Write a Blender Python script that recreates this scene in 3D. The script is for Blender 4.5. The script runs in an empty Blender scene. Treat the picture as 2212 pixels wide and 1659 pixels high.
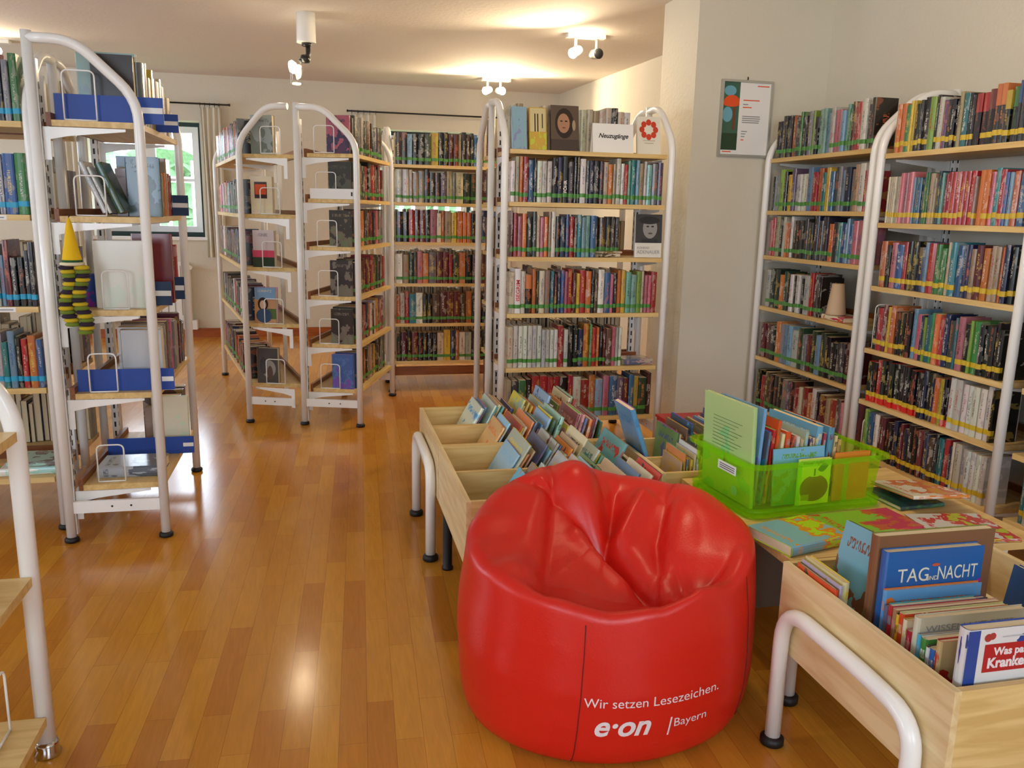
import bpy, math, random
from math import sin, cos, pi, radians, atan2, hypot, exp
from mathutils import Matrix, Vector
from mathutils.bvhtree import BVHTree
from bpy_extras.object_utils import world_to_camera_view

rnd = random.Random(7)
S = bpy.context.scene
COL = S.collection

# ------------------------------------------------------------------ camera
F_PX, PITCH, ROLL, YAW, EYE = 1789.0, math.atan(372 / 1789.0), radians(1.25), radians(13.0), 1.45
fw = Vector((sin(YAW) * cos(PITCH), cos(YAW) * cos(PITCH), -sin(PITCH)))
rt0 = Vector((cos(YAW), -sin(YAW), 0))
up0 = rt0.cross(fw)
rt = rt0 * cos(ROLL) + up0 * sin(ROLL)
up = up0 * cos(ROLL) - rt0 * sin(ROLL)
cd = bpy.data.cameras.new('camera')
cam = bpy.data.objects.new('camera', cd)
COL.objects.link(cam)
cd.sensor_width = 36
cd.lens = 36 * F_PX / 2212
cd.clip_start = 0.05
M = Matrix((rt, up, -fw)).transposed().to_4x4()
M.translation = Vector((0, 0, EYE))
cam.matrix_world = M
S.camera = cam

# ------------------------------------------------------------------ world, windows' daylight, exposure
W = bpy.data.worlds.new('sky')
S.world = W
W.use_nodes = True
nt = W.node_tree
bg = nt.nodes['Background']
bg.inputs[0].default_value = (0.74, 0.86, 1.0, 1)
bg.inputs[1].default_value = 11.0
S.view_settings.view_transform = 'Standard'
S.view_settings.look = 'None'
S.view_settings.gamma = 1
S.view_settings.exposure = 0.0
S.view_settings.use_curve_mapping = False


def portal(x, y, z, w, h, rot):
    L = bpy.data.lights.new('window_daylight', 'AREA')
    L.shape = 'RECTANGLE'
    L.size, L.size_y = w, h
    L.cycles.is_portal = True
    o = bpy.data.objects.new('window_daylight', L)
    o.location = (x, y, z)
    o.rotation_euler = rot
    COL.objects.link(o)


portal(-1.80, 10.02, 1.71, 1.1, 1.2, (-pi / 2, 0, 0))
portal(1.15, 10.02, 1.71, 1.2, 1.2, (-pi / 2, 0, 0))
portal(-5.06, 1.2, 1.65, 1.7, 1.5, (0, -pi / 2, 0))
portal(-5.06, 4.4, 1.65, 1.7, 1.5, (0, -pi / 2, 0))
portal(-5.06, 7.6, 1.65, 1.7, 1.5, (0, -pi / 2, 0))
portal(-2.2, -2.56, 1.65, 2.0, 1.5, (pi / 2, 0, 0))
portal(1.2, -2.56, 1.65, 2.0, 1.5, (pi / 2, 0, 0))


# ------------------------------------------------------------------ colours and materials
def lin(c):
    return c / 12.92 if c <= 0.04045 else ((c + 0.055) / 1.055) ** 2.4


def rgb(r, g, b):
    return (lin(r / 255), lin(g / 255), lin(b / 255), 1.0)


PAL = {
    'k': (28, 26, 28), 'd': (62, 62, 64), 'g': (128, 130, 132), 'w': (222, 220, 214), 'c': (214, 200, 168), 'y': (226, 190, 50),
    'o': (222, 112, 40), 'r': (190, 36, 40), 'm': (112, 34, 40), 'p': (214, 110, 130), 'v': (96, 72, 112), 'b': (48, 96, 160),
    'n': (34, 46, 84), 'l': (120, 165, 200), 't': (36, 128, 140), 'e': (60, 140, 70), 'f': (44, 72, 50), 'h': (140, 190, 60),
    's': (96, 66, 46), 'a': (176, 148, 112), 'u': (130, 200, 180), 'i': (206, 60, 100),
}
PALN = {
    'k': 'black', 'd': 'dark grey', 'g': 'grey', 'w': 'white', 'c': 'cream', 'y': 'yellow', 'o': 'orange', 'r': 'red', 'm': 'maroon',
    'p': 'pink', 'v': 'purple', 'b': 'blue', 'n': 'navy', 'l': 'light blue', 't': 'teal', 'e': 'green', 'f': 'dark green',
    'h': 'lime', 's': 'brown', 'a': 'tan', 'u': 'mint', 'i': 'magenta',
}
MATS = {}


def newmat(name):
    m = bpy.data.materials.new(name)
    m.use_nodes = True
    MATS[name] = m
    n = m.node_tree
    return m, n, n.nodes['Principled BSDF']


def plain(name, c, rough=0.5, metal=0.0, coat=0.0, bump=0.0, bscale=60, var=0.0, sheen=0):
    m, n, p = newmat(name)
    p.inputs['Base Color'].default_value = c
    p.inputs['Roughness'].default_value = rough
    p.inputs['Metallic'].default_value = metal
    p.inputs['Coat Weight'].default_value = coat
    p.inputs['Coat Roughness'].default_value = 0.15
    if bump or var:
        tc = n.nodes.new('ShaderNodeTexCoord')
        ns = n.nodes.new('ShaderNodeTexNoise')
        ns.inputs['Scale'].default_value = bscale
        ns.inputs['Detail'].default_value = 4
        n.links.new(tc.outputs['Object'], ns.inputs['Vector'])
        if bump:
            b = n.nodes.new('ShaderNodeBump')
            b.inputs['Strength'].default_value = bump
            b.inputs['Distance'].default_value = 0.01
            n.links.new(ns.outputs['Fac'], b.inputs['Height'])
            n.links.new(b.outputs['Normal'], p.inputs['Normal'])
        if var:
            mx = n.nodes.new('ShaderNodeMix')
            mx.data_type = 'RGBA'
            mx.inputs['A'].default_value = tuple(x * (1 - var) for x in c[:3]) + (1,)
            mx.inputs['B'].default_value = tuple(min(1, x * (1 + var)) for x in c[:3]) + (1,)
            n.links.new(ns.outputs['Fac'], mx.inputs['Factor'])
            n.links.new(mx.outputs['Result'], p.inputs['Base Color'])
    return m


def wood(name, c1, c2, scale=(1, 14, 14), rough=0.4):
    m, n, p = newmat(name)
    tc = n.nodes.new('ShaderNodeTexCoord')
    mp = n.nodes.new('ShaderNodeMapping')
    mp.inputs['Scale'].default_value = scale
    ns = n.nodes.new('ShaderNodeTexNoise')
    ns.inputs['Scale'].default_value = 3.0
    ns.inputs['Detail'].default_value = 5
    ns.inputs['Distortion'].default_value = 0.6
    cr = n.nodes.new('ShaderNodeValToRGB')
    cr.color_ramp.elements[0].position = 0.35
    cr.color_ramp.elements[1].position = 0.62
    cr.color_ramp.elements[0].color = c2
    cr.color_ramp.elements[1].color = c1
    n.links.new(tc.outputs['Object'], mp.inputs['Vector'])
    n.links.new(mp.outputs['Vector'], ns.inputs['Vector'])
    n.links.new(ns.outputs['Fac'], cr.inputs['Fac'])
    n.links.new(cr.outputs['Color'], p.inputs['Base Color'])
    p.inputs['Roughness'].default_value = rough
    return m


WHITE = plain('white_powder_coat', rgb(247, 247, 244), 0.28, coat=0.3)
WALL = plain('wall_plaster', rgb(220, 214, 198), 0.9, bump=0.25, bscale=45)
CEIL = plain('ceiling_plaster', rgb(224, 216, 208), 0.9, bump=0.2, bscale=30)
BLACK = plain('black_rubber', rgb(20, 20, 22), 0.5)
DARK = plain('dark_metal', rgb(30, 34, 36), 0.4)
BMETAL = plain('black_lacquer_metal', rgb(22, 22, 24), 0.35)
CHROME = plain('chrome', rgb(200, 200, 200), 0.12, metal=1)
PINE = wood('pine_board', rgb(230, 200, 136), rgb(212, 176, 110), (1.2, 12, 12))
PINEY = wood('pine_panel', rgb(236, 214, 166), rgb(220, 190, 136), (10, 1.2, 10))
BROWNW = wood('brown_wood', rgb(150, 92, 52), rgb(120, 70, 38), (1.2, 12, 12))
BASEW = wood('baseboard_wood', rgb(176, 92, 40), rgb(150, 76, 32), (1.2, 12, 12), 0.3)
PAPER = plain('paper', rgb(236, 228, 206), 0.8)
PAGES = plain('page_edges', rgb(226, 210, 176), 0.85, var=0.08, bscale=300)
LABG = plain('green_tape', rgb(78, 140, 60), 0.35)
LABY = plain('yellow_tape', rgb(206, 176, 40), 0.35)
LABT = plain('turquoise_tape', rgb(40, 160, 200), 0.35)
LABEL = {'G': LABG, 'Y': LABY, 'T': LABT}
CARD = plain('white_card', rgb(240, 240, 238), 0.6)
INK = plain('black_ink', rgb(25, 25, 28), 0.6)
REDINK = plain('red_ink', rgb(205, 40, 36), 0.6)
WHITEINK = plain('white_print', rgb(236, 224, 226), 0.5)
CREAMINK = plain('cream_print', rgb(226, 222, 200), 0.5)
BLUEBOARD = plain('blue_board', rgb(28, 70, 160), 0.45)
GREYP = plain('grey_plastic', rgb(150, 150, 146), 0.4)
CURT = plain('curtain_cloth', rgb(226, 220, 204), 0.9, bump=0.2, bscale=200)
RAD = plain('radiator_enamel', rgb(240, 240, 238), 0.3)
GFRAME = plain('green_window_paint', rgb(18, 52, 46), 0.35)
WFRAME = plain('white_window_paint', rgb(240, 242, 244), 0.35)
FELTY = plain('yellow_felt', rgb(236, 190, 20), 0.9)
FELTG = plain('green_felt', rgb(40, 84, 40), 0.9)
FELTW = plain('cream_felt', rgb(226, 214, 180), 0.95)
YARNY = plain('yellow_yarn', rgb(206, 176, 30), 0.95)
YARNK = plain('dark_yarn', rgb(46, 32, 50), 0.95)
YARNG = plain('green_yarn', rgb(110, 130, 40), 0.95)
SILVER = plain('silver_frame', rgb(190, 190, 180), 0.35, metal=0.6)
REDBOX = plain('red_plastic', rgb(196, 36, 34), 0.45)
GREYBOARD = plain('grey_laminate', rgb(120, 112, 104), 0.6)
LAWN = plain('outdoor_grass', rgb(110, 150, 70), 0.9, var=0.4, bscale=8)
HEDGE = plain('hedge_leaves', rgb(96, 128, 88), 0.8, var=0.6, bscale=30)
FENCE = plain('fence_paint', rgb(240, 240, 240), 0.6)
LEATHER = plain('red_leatherette', rgb(212, 32, 20), 0.34, bump=0.06, bscale=160)
SEAM = plain('dark_red_thread', rgb(110, 12, 10), 0.7)

# lamp glow
m, n, p = newmat('lamp_glow')
p.inputs['Base Color'].default_value = (1, 0.95, 0.85, 1)
p.inputs['Emission Color'].default_value = (1.0, 0.86, 0.6, 1)
p.inputs['Emission Strength'].default_value = 30
GLOW = m

# clear pane
m, n, p = newmat('window_glass')
tr = n.nodes.new('ShaderNodeBsdfTransparent')
gl = n.nodes.new('ShaderNodeBsdfGlossy')
gl.inputs['Roughness'].default_value = 0.02
mx = n.nodes.new('ShaderNodeMixShader')
mx.inputs[0].default_value = 0.06
n.links.new(tr.outputs[0], mx.inputs[1])
n.links.new(gl.outputs[0], mx.inputs[2])
n.links.new(mx.outputs[0], n.nodes['Material Output'].inputs[0])
GLASS = m

# translucent lime plastic
m, n, p = newmat('lime_plastic')
p.inputs['Base Color'].default_value = rgb(206, 250, 70)
p.inputs['Roughness'].default_value = 0.25
tl = n.nodes.new('ShaderNodeBsdfTranslucent')
tl.inputs['Color'].default_value = rgb(214, 255, 80)
tr = n.nodes.new('ShaderNodeBsdfTransparent')
tr.inputs['Color'].default_value = rgb(226, 255, 120)
m1 = n.nodes.new('ShaderNodeMixShader')
m1.inputs[0].default_value = 0.55
m2 = n.nodes.new('ShaderNodeMixShader')
m2.inputs[0].default_value = 0.74
n.links.new(p.outputs[0], m1.inputs[1])
n.links.new(tl.outputs[0], m1.inputs[2])
n.links.new(m1.outputs[0], m2.inputs[1])
n.links.new(tr.outputs[0], m2.inputs[2])
n.links.new(m2.outputs[0], n.nodes['Material Output'].inputs[0])
LIME = m

# parquet
m, n, p = newmat('parquet')
tc = n.nodes.new('ShaderNodeTexCoord')
mp = n.nodes.new('ShaderNodeMapping')
mp.inputs['Rotation'].default_value = (0, 0, radians(90 + 2.5))
br = n.nodes.new('ShaderNodeTexBrick')
br.offset = 0.37
br.offset_frequency = 2
br.inputs['Scale'].default_value = 1
br.inputs['Brick Width'].default_value = 0.52
br.inputs['Row Height'].default_value = 0.078
br.inputs['Mortar Size'].default_value = 0.0006
br.inputs['Mortar Smooth'].default_value = 0.2
br.inputs['Bias'].default_value = 0.0
br.inputs['Color1'].default_value = rgb(212, 150, 50)
br.inputs['Color2'].default_value = rgb(190, 122, 40)
br.inputs['Mortar'].default_value = rgb(150, 88, 30)
mp2 = n.nodes.new('ShaderNodeMapping')
mp2.inputs['Scale'].default_value = (14, 1.2, 1)
ns = n.nodes.new('ShaderNodeTexNoise')
ns.inputs['Scale'].default_value = 6
ns.inputs['Detail'].default_value = 6
ns.inputs['Distortion'].default_value = 0.8
mr = n.nodes.new('ShaderNodeMapRange')
mr.inputs['To Min'].default_value = 0.78
mr.inputs['To Max'].default_value = 1.18
mm = n.nodes.new('ShaderNodeMix')
mm.data_type = 'RGBA'
mm.blend_type = 'MULTIPLY'
mm.inputs['Factor'].default_value = 1
n.links.new(tc.outputs['Object'], mp.inputs['Vector'])
n.links.new(mp.outputs['Vector'], br.inputs['Vector'])
n.links.new(tc.outputs['Object'], mp2.inputs['Vector'])
n.links.new(mp2.outputs['Vector'], ns.inputs['Vector'])
n.links.new(ns.outputs['Fac'], mr.inputs['Value'])
n.links.new(br.outputs['Color'], mm.inputs['A'])
n.links.new(mr.outputs['Result'], mm.inputs['B'])
n.links.new(mm.outputs['Result'], p.inputs['Base Color'])
p.inputs['Roughness'].default_value = 0.17
p.inputs['Specular IOR Level'].default_value = 0.5
nb = n.nodes.new('ShaderNodeTexNoise')
nb.inputs['Scale'].default_value = 3
bp = n.nodes.new('ShaderNodeBump')
bp.inputs['Strength'].default_value = 0.05
bp.inputs['Distance'].default_value = 0.02
n.links.new(tc.outputs['Object'], nb.inputs['Vector'])
n.links.new(nb.outputs['Fac'], bp.inputs['Height'])
n.links.new(bp.outputs['Normal'], p.inputs['Normal'])
PARQUET = m


def mathn(n, op, a, b=None, c=None):
    x = n.nodes.new('ShaderNodeMath')
    x.operation = op
    for i, v in enumerate((a, b, c)):
        if v is None:
            continue
        if isinstance(v, (int, float)):
            x.inputs[i].default_value = v
        else:
            n.links.new(v, x.inputs[i])
    return x.outputs[0]


def band(n, v, lo, hi):
    return mathn(n, 'MULTIPLY', mathn(n, 'GREATER_THAN', v, lo), mathn(n, 'LESS_THAN', v, hi))


def mixc(n, f, a, b):
    x = n.nodes.new('ShaderNodeMix')
    x.data_type = 'RGBA'
    for k, v in (('Factor', f), ('A', a), ('B', b)):
        if isinstance(v, tuple):
            x.inputs[k].default_value = v
        elif isinstance(v, (int, float)):
            x.inputs[k].default_value = v
        else:
            n.links.new(v, x.inputs[k])
    return x.outputs['Result']


def cover_material(name, picture):
    m, n, p = newmat(name)
    uv = n.nodes.new('ShaderNodeUVMap')
    uv.uv_map = 'uv'
    sp = n.nodes.new('ShaderNodeSeparateXYZ')
    n.links.new(uv.outputs[0], sp.inputs[0])
    u, v = sp.outputs[0], sp.outputs[1]
    ab = n.nodes.new('ShaderNodeAttribute')
    ab.attribute_name = 'base'
    ai = n.nodes.new('ShaderNodeAttribute')
    ai.attribute_name = 'ink'
    seed = ab.outputs['Alpha']
    flag = ai.outputs['Alpha']
    cb = n.nodes.new('ShaderNodeCombineXYZ')
    if not picture:
        n.links.new(mathn(n, 'MULTIPLY', u, 5.0), cb.inputs[0])
        n.links.new(mathn(n, 'MULTIPLY', v, 62.0), cb.inputs[1])
        n.links.new(mathn(n, 'MULTIPLY', seed, 97.0), cb.inputs[2])
        ns = n.nodes.new('ShaderNodeTexNoise')
        ns.inputs['Scale'].default_value = 1.0
        ns.inputs['Detail'].default_value = 1.0
        n.links.new(cb.outputs[0], ns.inputs['Vector'])
        lo = mathn(n, 'ADD', mathn(n, 'MULTIPLY', seed, 0.25), 0.25)
        hi = mathn(n, 'ADD', mathn(n, 'MULTIPLY', seed, 0.2), 0.68)
        mask = mathn(n, 'MULTIPLY', mathn(n, 'GREATER_THAN', ns.outputs['Fac'], 0.52), band(n, v, lo, hi))
        mask = mathn(n, 'MULTIPLY', mask, band(n, u, 0.36, 0.64))
        c = mixc(n, mathn(n, 'MULTIPLY', mask, 0.7), ab.outputs['Color'], ai.outputs['Color'])
        top = mathn(n, 'MULTIPLY', mathn(n, 'GREATER_THAN', flag, 0.9), mathn(n, 'GREATER_THAN', v, 0.64))
        c = mixc(n, top, c, ai.outputs['Color'])
        low = mathn(n, 'MULTIPLY', band(n, flag, 0.4, 0.6), mathn(n, 'LESS_THAN', v, 0.14))
        c = mixc(n, low, c, rgb(206, 40, 34))
        # faint blotches of the jacket picture
        n2 = n.nodes.new('ShaderNodeTexNoise')
        n2.inputs['Scale'].default_value = 1.0
        c2 = n.nodes.new('ShaderNodeCombineXYZ')
        n.links.new(mathn(n, 'MULTIPLY', u, 1.3), c2.inputs[0])
        n.links.new(mathn(n, 'MULTIPLY', v, 4.0), c2.inputs[1])
        n.links.new(mathn(n, 'MULTIPLY', seed, 51.0), c2.inputs[2])
        n.links.new(c2.outputs[0], n2.inputs['Vector'])
        c = mixc(n, mathn(n, 'MULTIPLY', mathn(n, 'GREATER_THAN', n2.outputs['Fac'], 0.58), 0.25), c, ai.outputs['Color'])
    else:
        n.links.new(mathn(n, 'MULTIPLY', u, 3.2), cb.inputs[0])
        n.links.new(mathn(n, 'MULTIPLY', v, 3.8), cb.inputs[1])
        n.links.new(mathn(n, 'MULTIPLY', seed, 97.0), cb.inputs[2])
        ns = n.nodes.new('ShaderNodeTexNoise')
        ns.inputs['Scale'].default_value = 1.0
        ns.inputs['Detail'].default_value = 3.0
        n.links.new(cb.outputs[0], ns.inputs['Vector'])
        hs = n.nodes.new('ShaderNodeHueSaturation')
        n.links.new(ai.outputs['Color'], hs.inputs['Color'])
        n.links.new(mathn(n, 'ADD', mathn(n, 'MULTIPLY', seed, 0.3), 0.42), hs.inputs['Hue'])
        low = mathn(n, 'SUBTRACT', 0.74, v)
        lowm = mathn(n, 'GREATER_THAN', mathn(n, 'ADD', mathn(n, 'MULTIPLY', low, 0.3), ns.outputs['Fac']), 0.6)
        c = mixc(n, lowm, ab.outputs['Color'], ai.outputs['Color'])
        lowm2 = mathn(n, 'GREATER_THAN', mathn(n, 'ADD', mathn(n, 'MULTIPLY', low, 0.3), ns.outputs['Fac']), 0.7)
        c = mixc(n, lowm2, c, hs.outputs['Color'])
        cc = n.nodes.new('ShaderNodeCombineXYZ')
        n.links.new(mathn(n, 'MULTIPLY', u, 44.0), cc.inputs[0])
        n.links.new(mathn(n, 'MULTIPLY', v, 22.0), cc.inputs[1])
        n.links.new(mathn(n, 'MULTIPLY', seed, 33.0), cc.inputs[2])
        nl = n.nodes.new('ShaderNodeTexNoise')
        nl.inputs['Scale'].default_value = 1.0
        nl.inputs['Detail'].default_value = 0.0
        n.links.new(cc.outputs[0], nl.inputs['Vector'])
        title = mathn(n, 'MULTIPLY', mathn(n, 'GREATER_THAN', nl.outputs['Fac'], 0.5), mathn(n, 'MULTIPLY', band(n, v, 0.82, 0.9), band(n, u, 0.15, 0.85)))
        title = mathn(n, 'MULTIPLY', title, mathn(n, 'LESS_THAN', flag, 0.5))
        c = mixc(n, title, c, ai.outputs['Color'])
    n.links.new(c, p.inputs['Base Color'])
    p.inputs['Roughness'].default_value = 0.27
    p.inputs['Coat Weight'].default_value = 0.25
    p.inputs['Coat Roughness'].default_value = 0.1
    return m


COVER = cover_material('book_jacket', False)
PCOVER = cover_material('picture_jacket', True)
ART = cover_material('painted_colour', False)


# ------------------------------------------------------------------ mesh builder
class MB:
    def __init__(s):
        s.v, s.f, s.mi, s.uv, s.b, s.k, s.sm = [], [], [], [], [], [], []
        s.col = False

    def face(s, idx, mi=0, uv=None, base=None, ink=None, smooth=False):
        s.f.append(tuple(idx))
        s.mi.append(mi)
        s.uv.append(uv or [(0.02, 0.02)] * len(idx))
        s.b.append(base or (0.8, 0.8, 0.8, 0.5))
        s.k.append(ink or (0.1, 0.1, 0.1, 0))
        s.sm.append(smooth)

    def box(s, lo, hi, M=None, mi=0):
        i = len(s.v)
        for z in (lo[2], hi[2]):
            for x, y in ((lo[0], lo[1]), (hi[0], lo[1]), (hi[0], hi[1]), (lo[0], hi[1])):
                p = Vector((x, y, z))
                s.v.append(M @ p if M else p)
        for q in ((3, 2, 1, 0), (4, 5, 6, 7), (0, 1, 5, 4), (1, 2, 6, 5), (2, 3, 7, 6), (3, 0, 4, 7)):
            s.face([i + a for a in q], mi)

    def prism(s, poly, z0, z1, M=None, mi=0):
        """poly: ccw xy list"""
        i = len(s.v)
        n = len(poly)
        for z in (z0, z1):
            for x, y in poly:
                p = Vector((x, y, z))
                s.v.append(M @ p if M else p)
        s.face([i + a for a in range(n)][::-1], mi)
        s.face([i + n + a for a in range(n)], mi)
        for a in range(n):
            b = (a + 1) % n
            s.face([i + a, i + b, i + n + b, i + n + a], mi)

    def tube(s, pts, r, seg=10, mi=0, cap=True, closed=False):
        pts = [Vector(p) for p in pts]
        n = len(pts)
        prev = None
        i0 = len(s.v)
        for k, p in enumerate(pts):
            if closed:
                t = (pts[(k + 1) % n] - pts[k - 1]).normalized()
            else:
                t = (pts[min(k + 1, n - 1)] - pts[max(k - 1, 0)]).normalized()
            if prev is None:
                a = Vector((0, 0, 1)) if abs(t.z) < 0.9 else Vector((1, 0, 0))
                u = t.cross(a).normalized()
            else:
                u = (prev - t * prev.dot(t)).normalized()
            prev = u
            w = t.cross(u)
            rr = r[k] if isinstance(r, (list, tuple)) else r
            for j in range(seg):
                a = 2 * pi * j / seg
                s.v.append(p + (u * cos(a) + w * sin(a)) * rr)
        for k in range(n if closed else n - 1):
            for j in range(seg):
                j2 = (j + 1) % seg
                k2 = (k + 1) % n
                s.face([i0 + k * seg + j, i0 + k * seg + j2, i0 + k2 * seg + j2, i0 + k2 * seg + j], mi, smooth=True)
        if cap and not closed:
            s.face([i0 + j for j in range(seg)][::-1], mi)
            s.face([i0 + (n - 1) * seg + j for j in range(seg)], mi)

    def lathe(s, prof, c=(0, 0, 0), seg=20, M=None, mi=0, cap=True):
        i0 = len(s.v)
        n = len(prof)
        for r, z in prof:
            for j in range(seg):
                a = 2 * pi * j / seg
                p = Vector((r * cos(a), r * sin(a), z))
                s.v.append((M @ p if M else p) + Vector(c))
        for k in range(n - 1):
            for j in range(seg):
                j2 = (j + 1) % seg
                s.face([i0 + k * seg + j, i0 + k * seg + j2, i0 + (k + 1) * seg + j2, i0 + (k + 1) * seg + j], mi, smooth=True)
        if cap:
            s.face([i0 + j for j in range(seg)][::-1], mi)
            s.face([i0 + (n - 1) * seg + j for j in range(seg)], mi)

    def disc(s, c, rx, ry, ux, uy, off=0.0, seg=16, mi=0):
        """flat ellipse spanned by ux, uy"""
        i = len(s.v)
        c, ux, uy = Vector(c), Vector(ux), Vector(uy)
        nn = ux.cross(uy).normalized()
        for j in range(seg):
            a = 2 * pi * j / seg
            s.v.append(c + ux * (rx * cos(a)) + uy * (ry * sin(a)) + nn * off)
        s.face([i + j for j in range(seg)], mi)

    def build(s, name, mats, parent=None, M=None):
        me = bpy.data.meshes.new(name)
        me.from_pydata([tuple(v) for v in s.v], [], s.f)
        if not isinstance(mats, (list, tuple)):
            mats = [mats]
        for m in mats:
            me.materials.append(m)
        me.polygons.foreach_set('material_index', s.mi)
        me.polygons.foreach_set('use_smooth', s.sm)
        if s.col:
            ul = me.uv_layers.new(name='uv')
            fl = [c for q in s.uv for p in q for c in p]
            ul.data.foreach_set('uv', fl)
            for nm, src in (('base', s.b), ('ink', s.k)):
                a = me.color_attributes.new(nm, 'FLOAT_COLOR', 'CORNER')
                a.data.foreach_set('color', [c for q, col in zip(s.uv, src) for _ in q for c in col])
        me.update()
        o = bpy.data.objects.new(name, me)
        COL.objects.link(o)
        if parent:
            o.parent = parent
        if M is not None:
            o.matrix_local = M
        return o


def thing(name, label, cat, M=None, group=None):
    o = bpy.data.objects.new(name, None)
    o.empty_display_size = 0.1
    COL.objects.link(o)
    if M is not None:
        o.matrix_world = M
    return tag(o, label, cat, group)


def tag(o, label, cat, group=None):
    o['label'] = label
    o['category'] = cat
    if group:
        o['group'] = group
    return o


def struct(o):
    o['kind'] = 'structure'
    return o


def T(x, y, z=0):
    return Matrix.Translation((x, y, z))


def R(a, ax='Z'):
    return Matrix.Rotation(a, 4, ax)


def fillet(pts, r, n=5):
    pts = [Vector(p) for p in pts]
    out = [pts[0]]
    for a, b, c in zip(pts, pts[1:], pts[2:]):
        d1, d2 = (a - b), (c - b)
        rr = min(r, d1.length * 0.49, d2.length * 0.49)
        p1, p2 = b + d1.normalized() * rr, b + d2.normalized() * rr
        for k in range(n + 1):
            t = k / n
            out.append(p1 * (1 - t) ** 2 + b * 2 * t * (1 - t) + p2 * t * t)
    out.append(pts[-1])
    return out


def text(body, size, mat, parent, M, name='printed_text', align='LEFT', ext=0.0003, shear=0, bold=0.0, sx=1.0, sub=0):
    cu = bpy.data.curves.new('t', 'FONT')
    cu.body = body
    cu.size = size
    cu.align_x = align
    cu.extrude = ext
    cu.shear = shear
    cu.offset = bold
    cu.resolution_u = 4
    o = bpy.data.objects.new('t', cu)
    COL.objects.link(o)
    dg = bpy.context.evaluated_depsgraph_get()
    me = bpy.data.meshes.new_from_object(o.evaluated_get(dg))
    bpy.data.objects.remove(o)
    me.name = name
    if sx != 1.0:
        me.transform(Matrix.Diagonal((sx, 1, 1, 1)))
    me.materials.clear()
    me.materials.append(mat)
    o = bpy.data.objects.new(name, me)
    COL.objects.link(o)
    o.parent = parent
    o.matrix_local = M
    return o


# ------------------------------------------------------------------ the room
YB, XR, XL, YF, ZC = 9.75, 3.13, -5.0, -2.5, 2.8


def wall_with_holes(name, along, a0, a1, t0, t1, holes):
    """wall along x ('x': a=x, t=y) or y, holes = (a0,a1,z0,z1)"""
    mb = MB()
    cuts = sorted(holes)

    def put(p0, p1, z0, z1):
        if p1 - p0 < 1e-4 or z1 - z0 < 1e-4:
            return
        if along == 'x':
            mb.box((p0, t0, z0), (p1, t1, z1))
        else:
            mb.box((t0, p0, z0), (t1, p1, z1))
    p = a0
    for h0, h1, z0, z1 in cuts:
        put(p, h0, 0, ZC)
        put(h0, h1, 0, z0)
        put(h0, h1, z1, ZC)
        p = h1
    put(p, a1, 0, ZC)
    return struct(mb.build(name, WALL))


mb = MB(); mb.box((XL - 0.4, YF - 0.4, -0.1), (XR + 0.4, YB + 0.4, 0)); struct(mb.build('floor', PARQUET))
mb = MB(); mb.box((XL - 0.4, YF - 0.4, ZC), (XR + 0.4, YB + 0.4, ZC + 0.1)); struct(mb.build('ceiling', CEIL))
W1 = (-2.36, -1.243, 1.105, 2.325)
W2 = (0.56, 1.74, 1.105, 2.325)
wall_with_holes('wall_back', 'x', XL - 0.4, XR + 0.4, YB, YB + 0.4, [W1, W2])
LW = [(0.35, 2.05, 0.9, 2.4), (3.55, 5.25, 0.9, 2.4), (6.75, 8.45, 0.9, 2.4)]
wall_with_holes('wall_left', 'y', YF, YB, XL - 0.4, XL, LW)
RW = [(-3.2, -1.2, 0.9, 2.4), (0.2, 2.2, 0.9, 2.4)]
wall_with_holes('wall_rear', 'x', XL - 0.4, XR + 0.4, YF - 0.4, YF, RW)
mb = MB(); mb.box((XR, YF, 0), (XR + 0.4, 4.92, ZC)); struct(mb.build('wall_right', WALL))
mb = MB(); mb.box((2.235, 4.92, 0), (XR + 0.4, 5.46, ZC)); struct(mb.build('wall_middle', WALL))
mb = MB(); mb.prism([(3.02, 5.46), (3.53, 5.46), (3.53, YB), (2.74, YB)], 0, ZC); struct(mb.build('wall_alcove', WALL))
mb = MB(); mb.box((XL, YB - 0.018, 0), (2.74, YB, 0.1)); struct(mb.build('baseboard_back', BASEW))


def window(idx, h, y, detail=True):
    x0, x1, z0, z1 = h
    root = thing('window_%d' % idx, 'w', 'window')
    for k in ('label', 'category'):
        del root[k]
    struct(root)
    mb = MB()
    t = 0.045
    for lo, hi in (((x0, y, z0), (x0 + t, y + 0.07, z1)), ((x1 - t, y, z0), (x1, y + 0.07, z1)), ((x0 + t, y, z1 - t), (x1 - t, y + 0.07, z1)), ((x0 + t, y, z0), (x1 - t, y + 0.07, z0 + t))):
        mb.box(lo, hi)
    mb.build('window_frame', GFRAME, root)
    xm = (x0 + x1) / 2
    for a, b in ((x0 + t, xm), (xm, x1 - t)):
        mb = MB()
        w = 0.065
        A, B, C, D = a, b, z0 + t, z1 - t
        yy = y - 0.01
        for lo, hi in (((A, yy, C), (A + w, yy + 0.05, D)), ((B - w, yy, C), (B, yy + 0.05, D)), ((A + w, yy, D - w), (B - w, yy + 0.05, D)), ((A + w, yy, C), (B - w, yy + 0.05, C + w)),
                       ((A + w, yy + 0.01, (C + D) / 2 - 0.015), (B - w, yy + 0.04, (C + D) / 2 + 0.015))):
            mb.box(lo, hi)
        s = mb.build('casement', WFRAME, root)
        mb = MB()
        mb.box((A + w, yy + 0.022, C + w), (B - w, yy + 0.028, D - w))
        mb.build('pane', GLASS, s)
    mb = MB()
    mb.box((x0 - 0.03, YB - 0.03, z0 - 0.035), (x1 + 0.03, y, z0))
    mb.build('window_sill', CARD, root)
    return root


window(1, W1, 9.97)
window(2, W2, 9.97)


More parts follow.
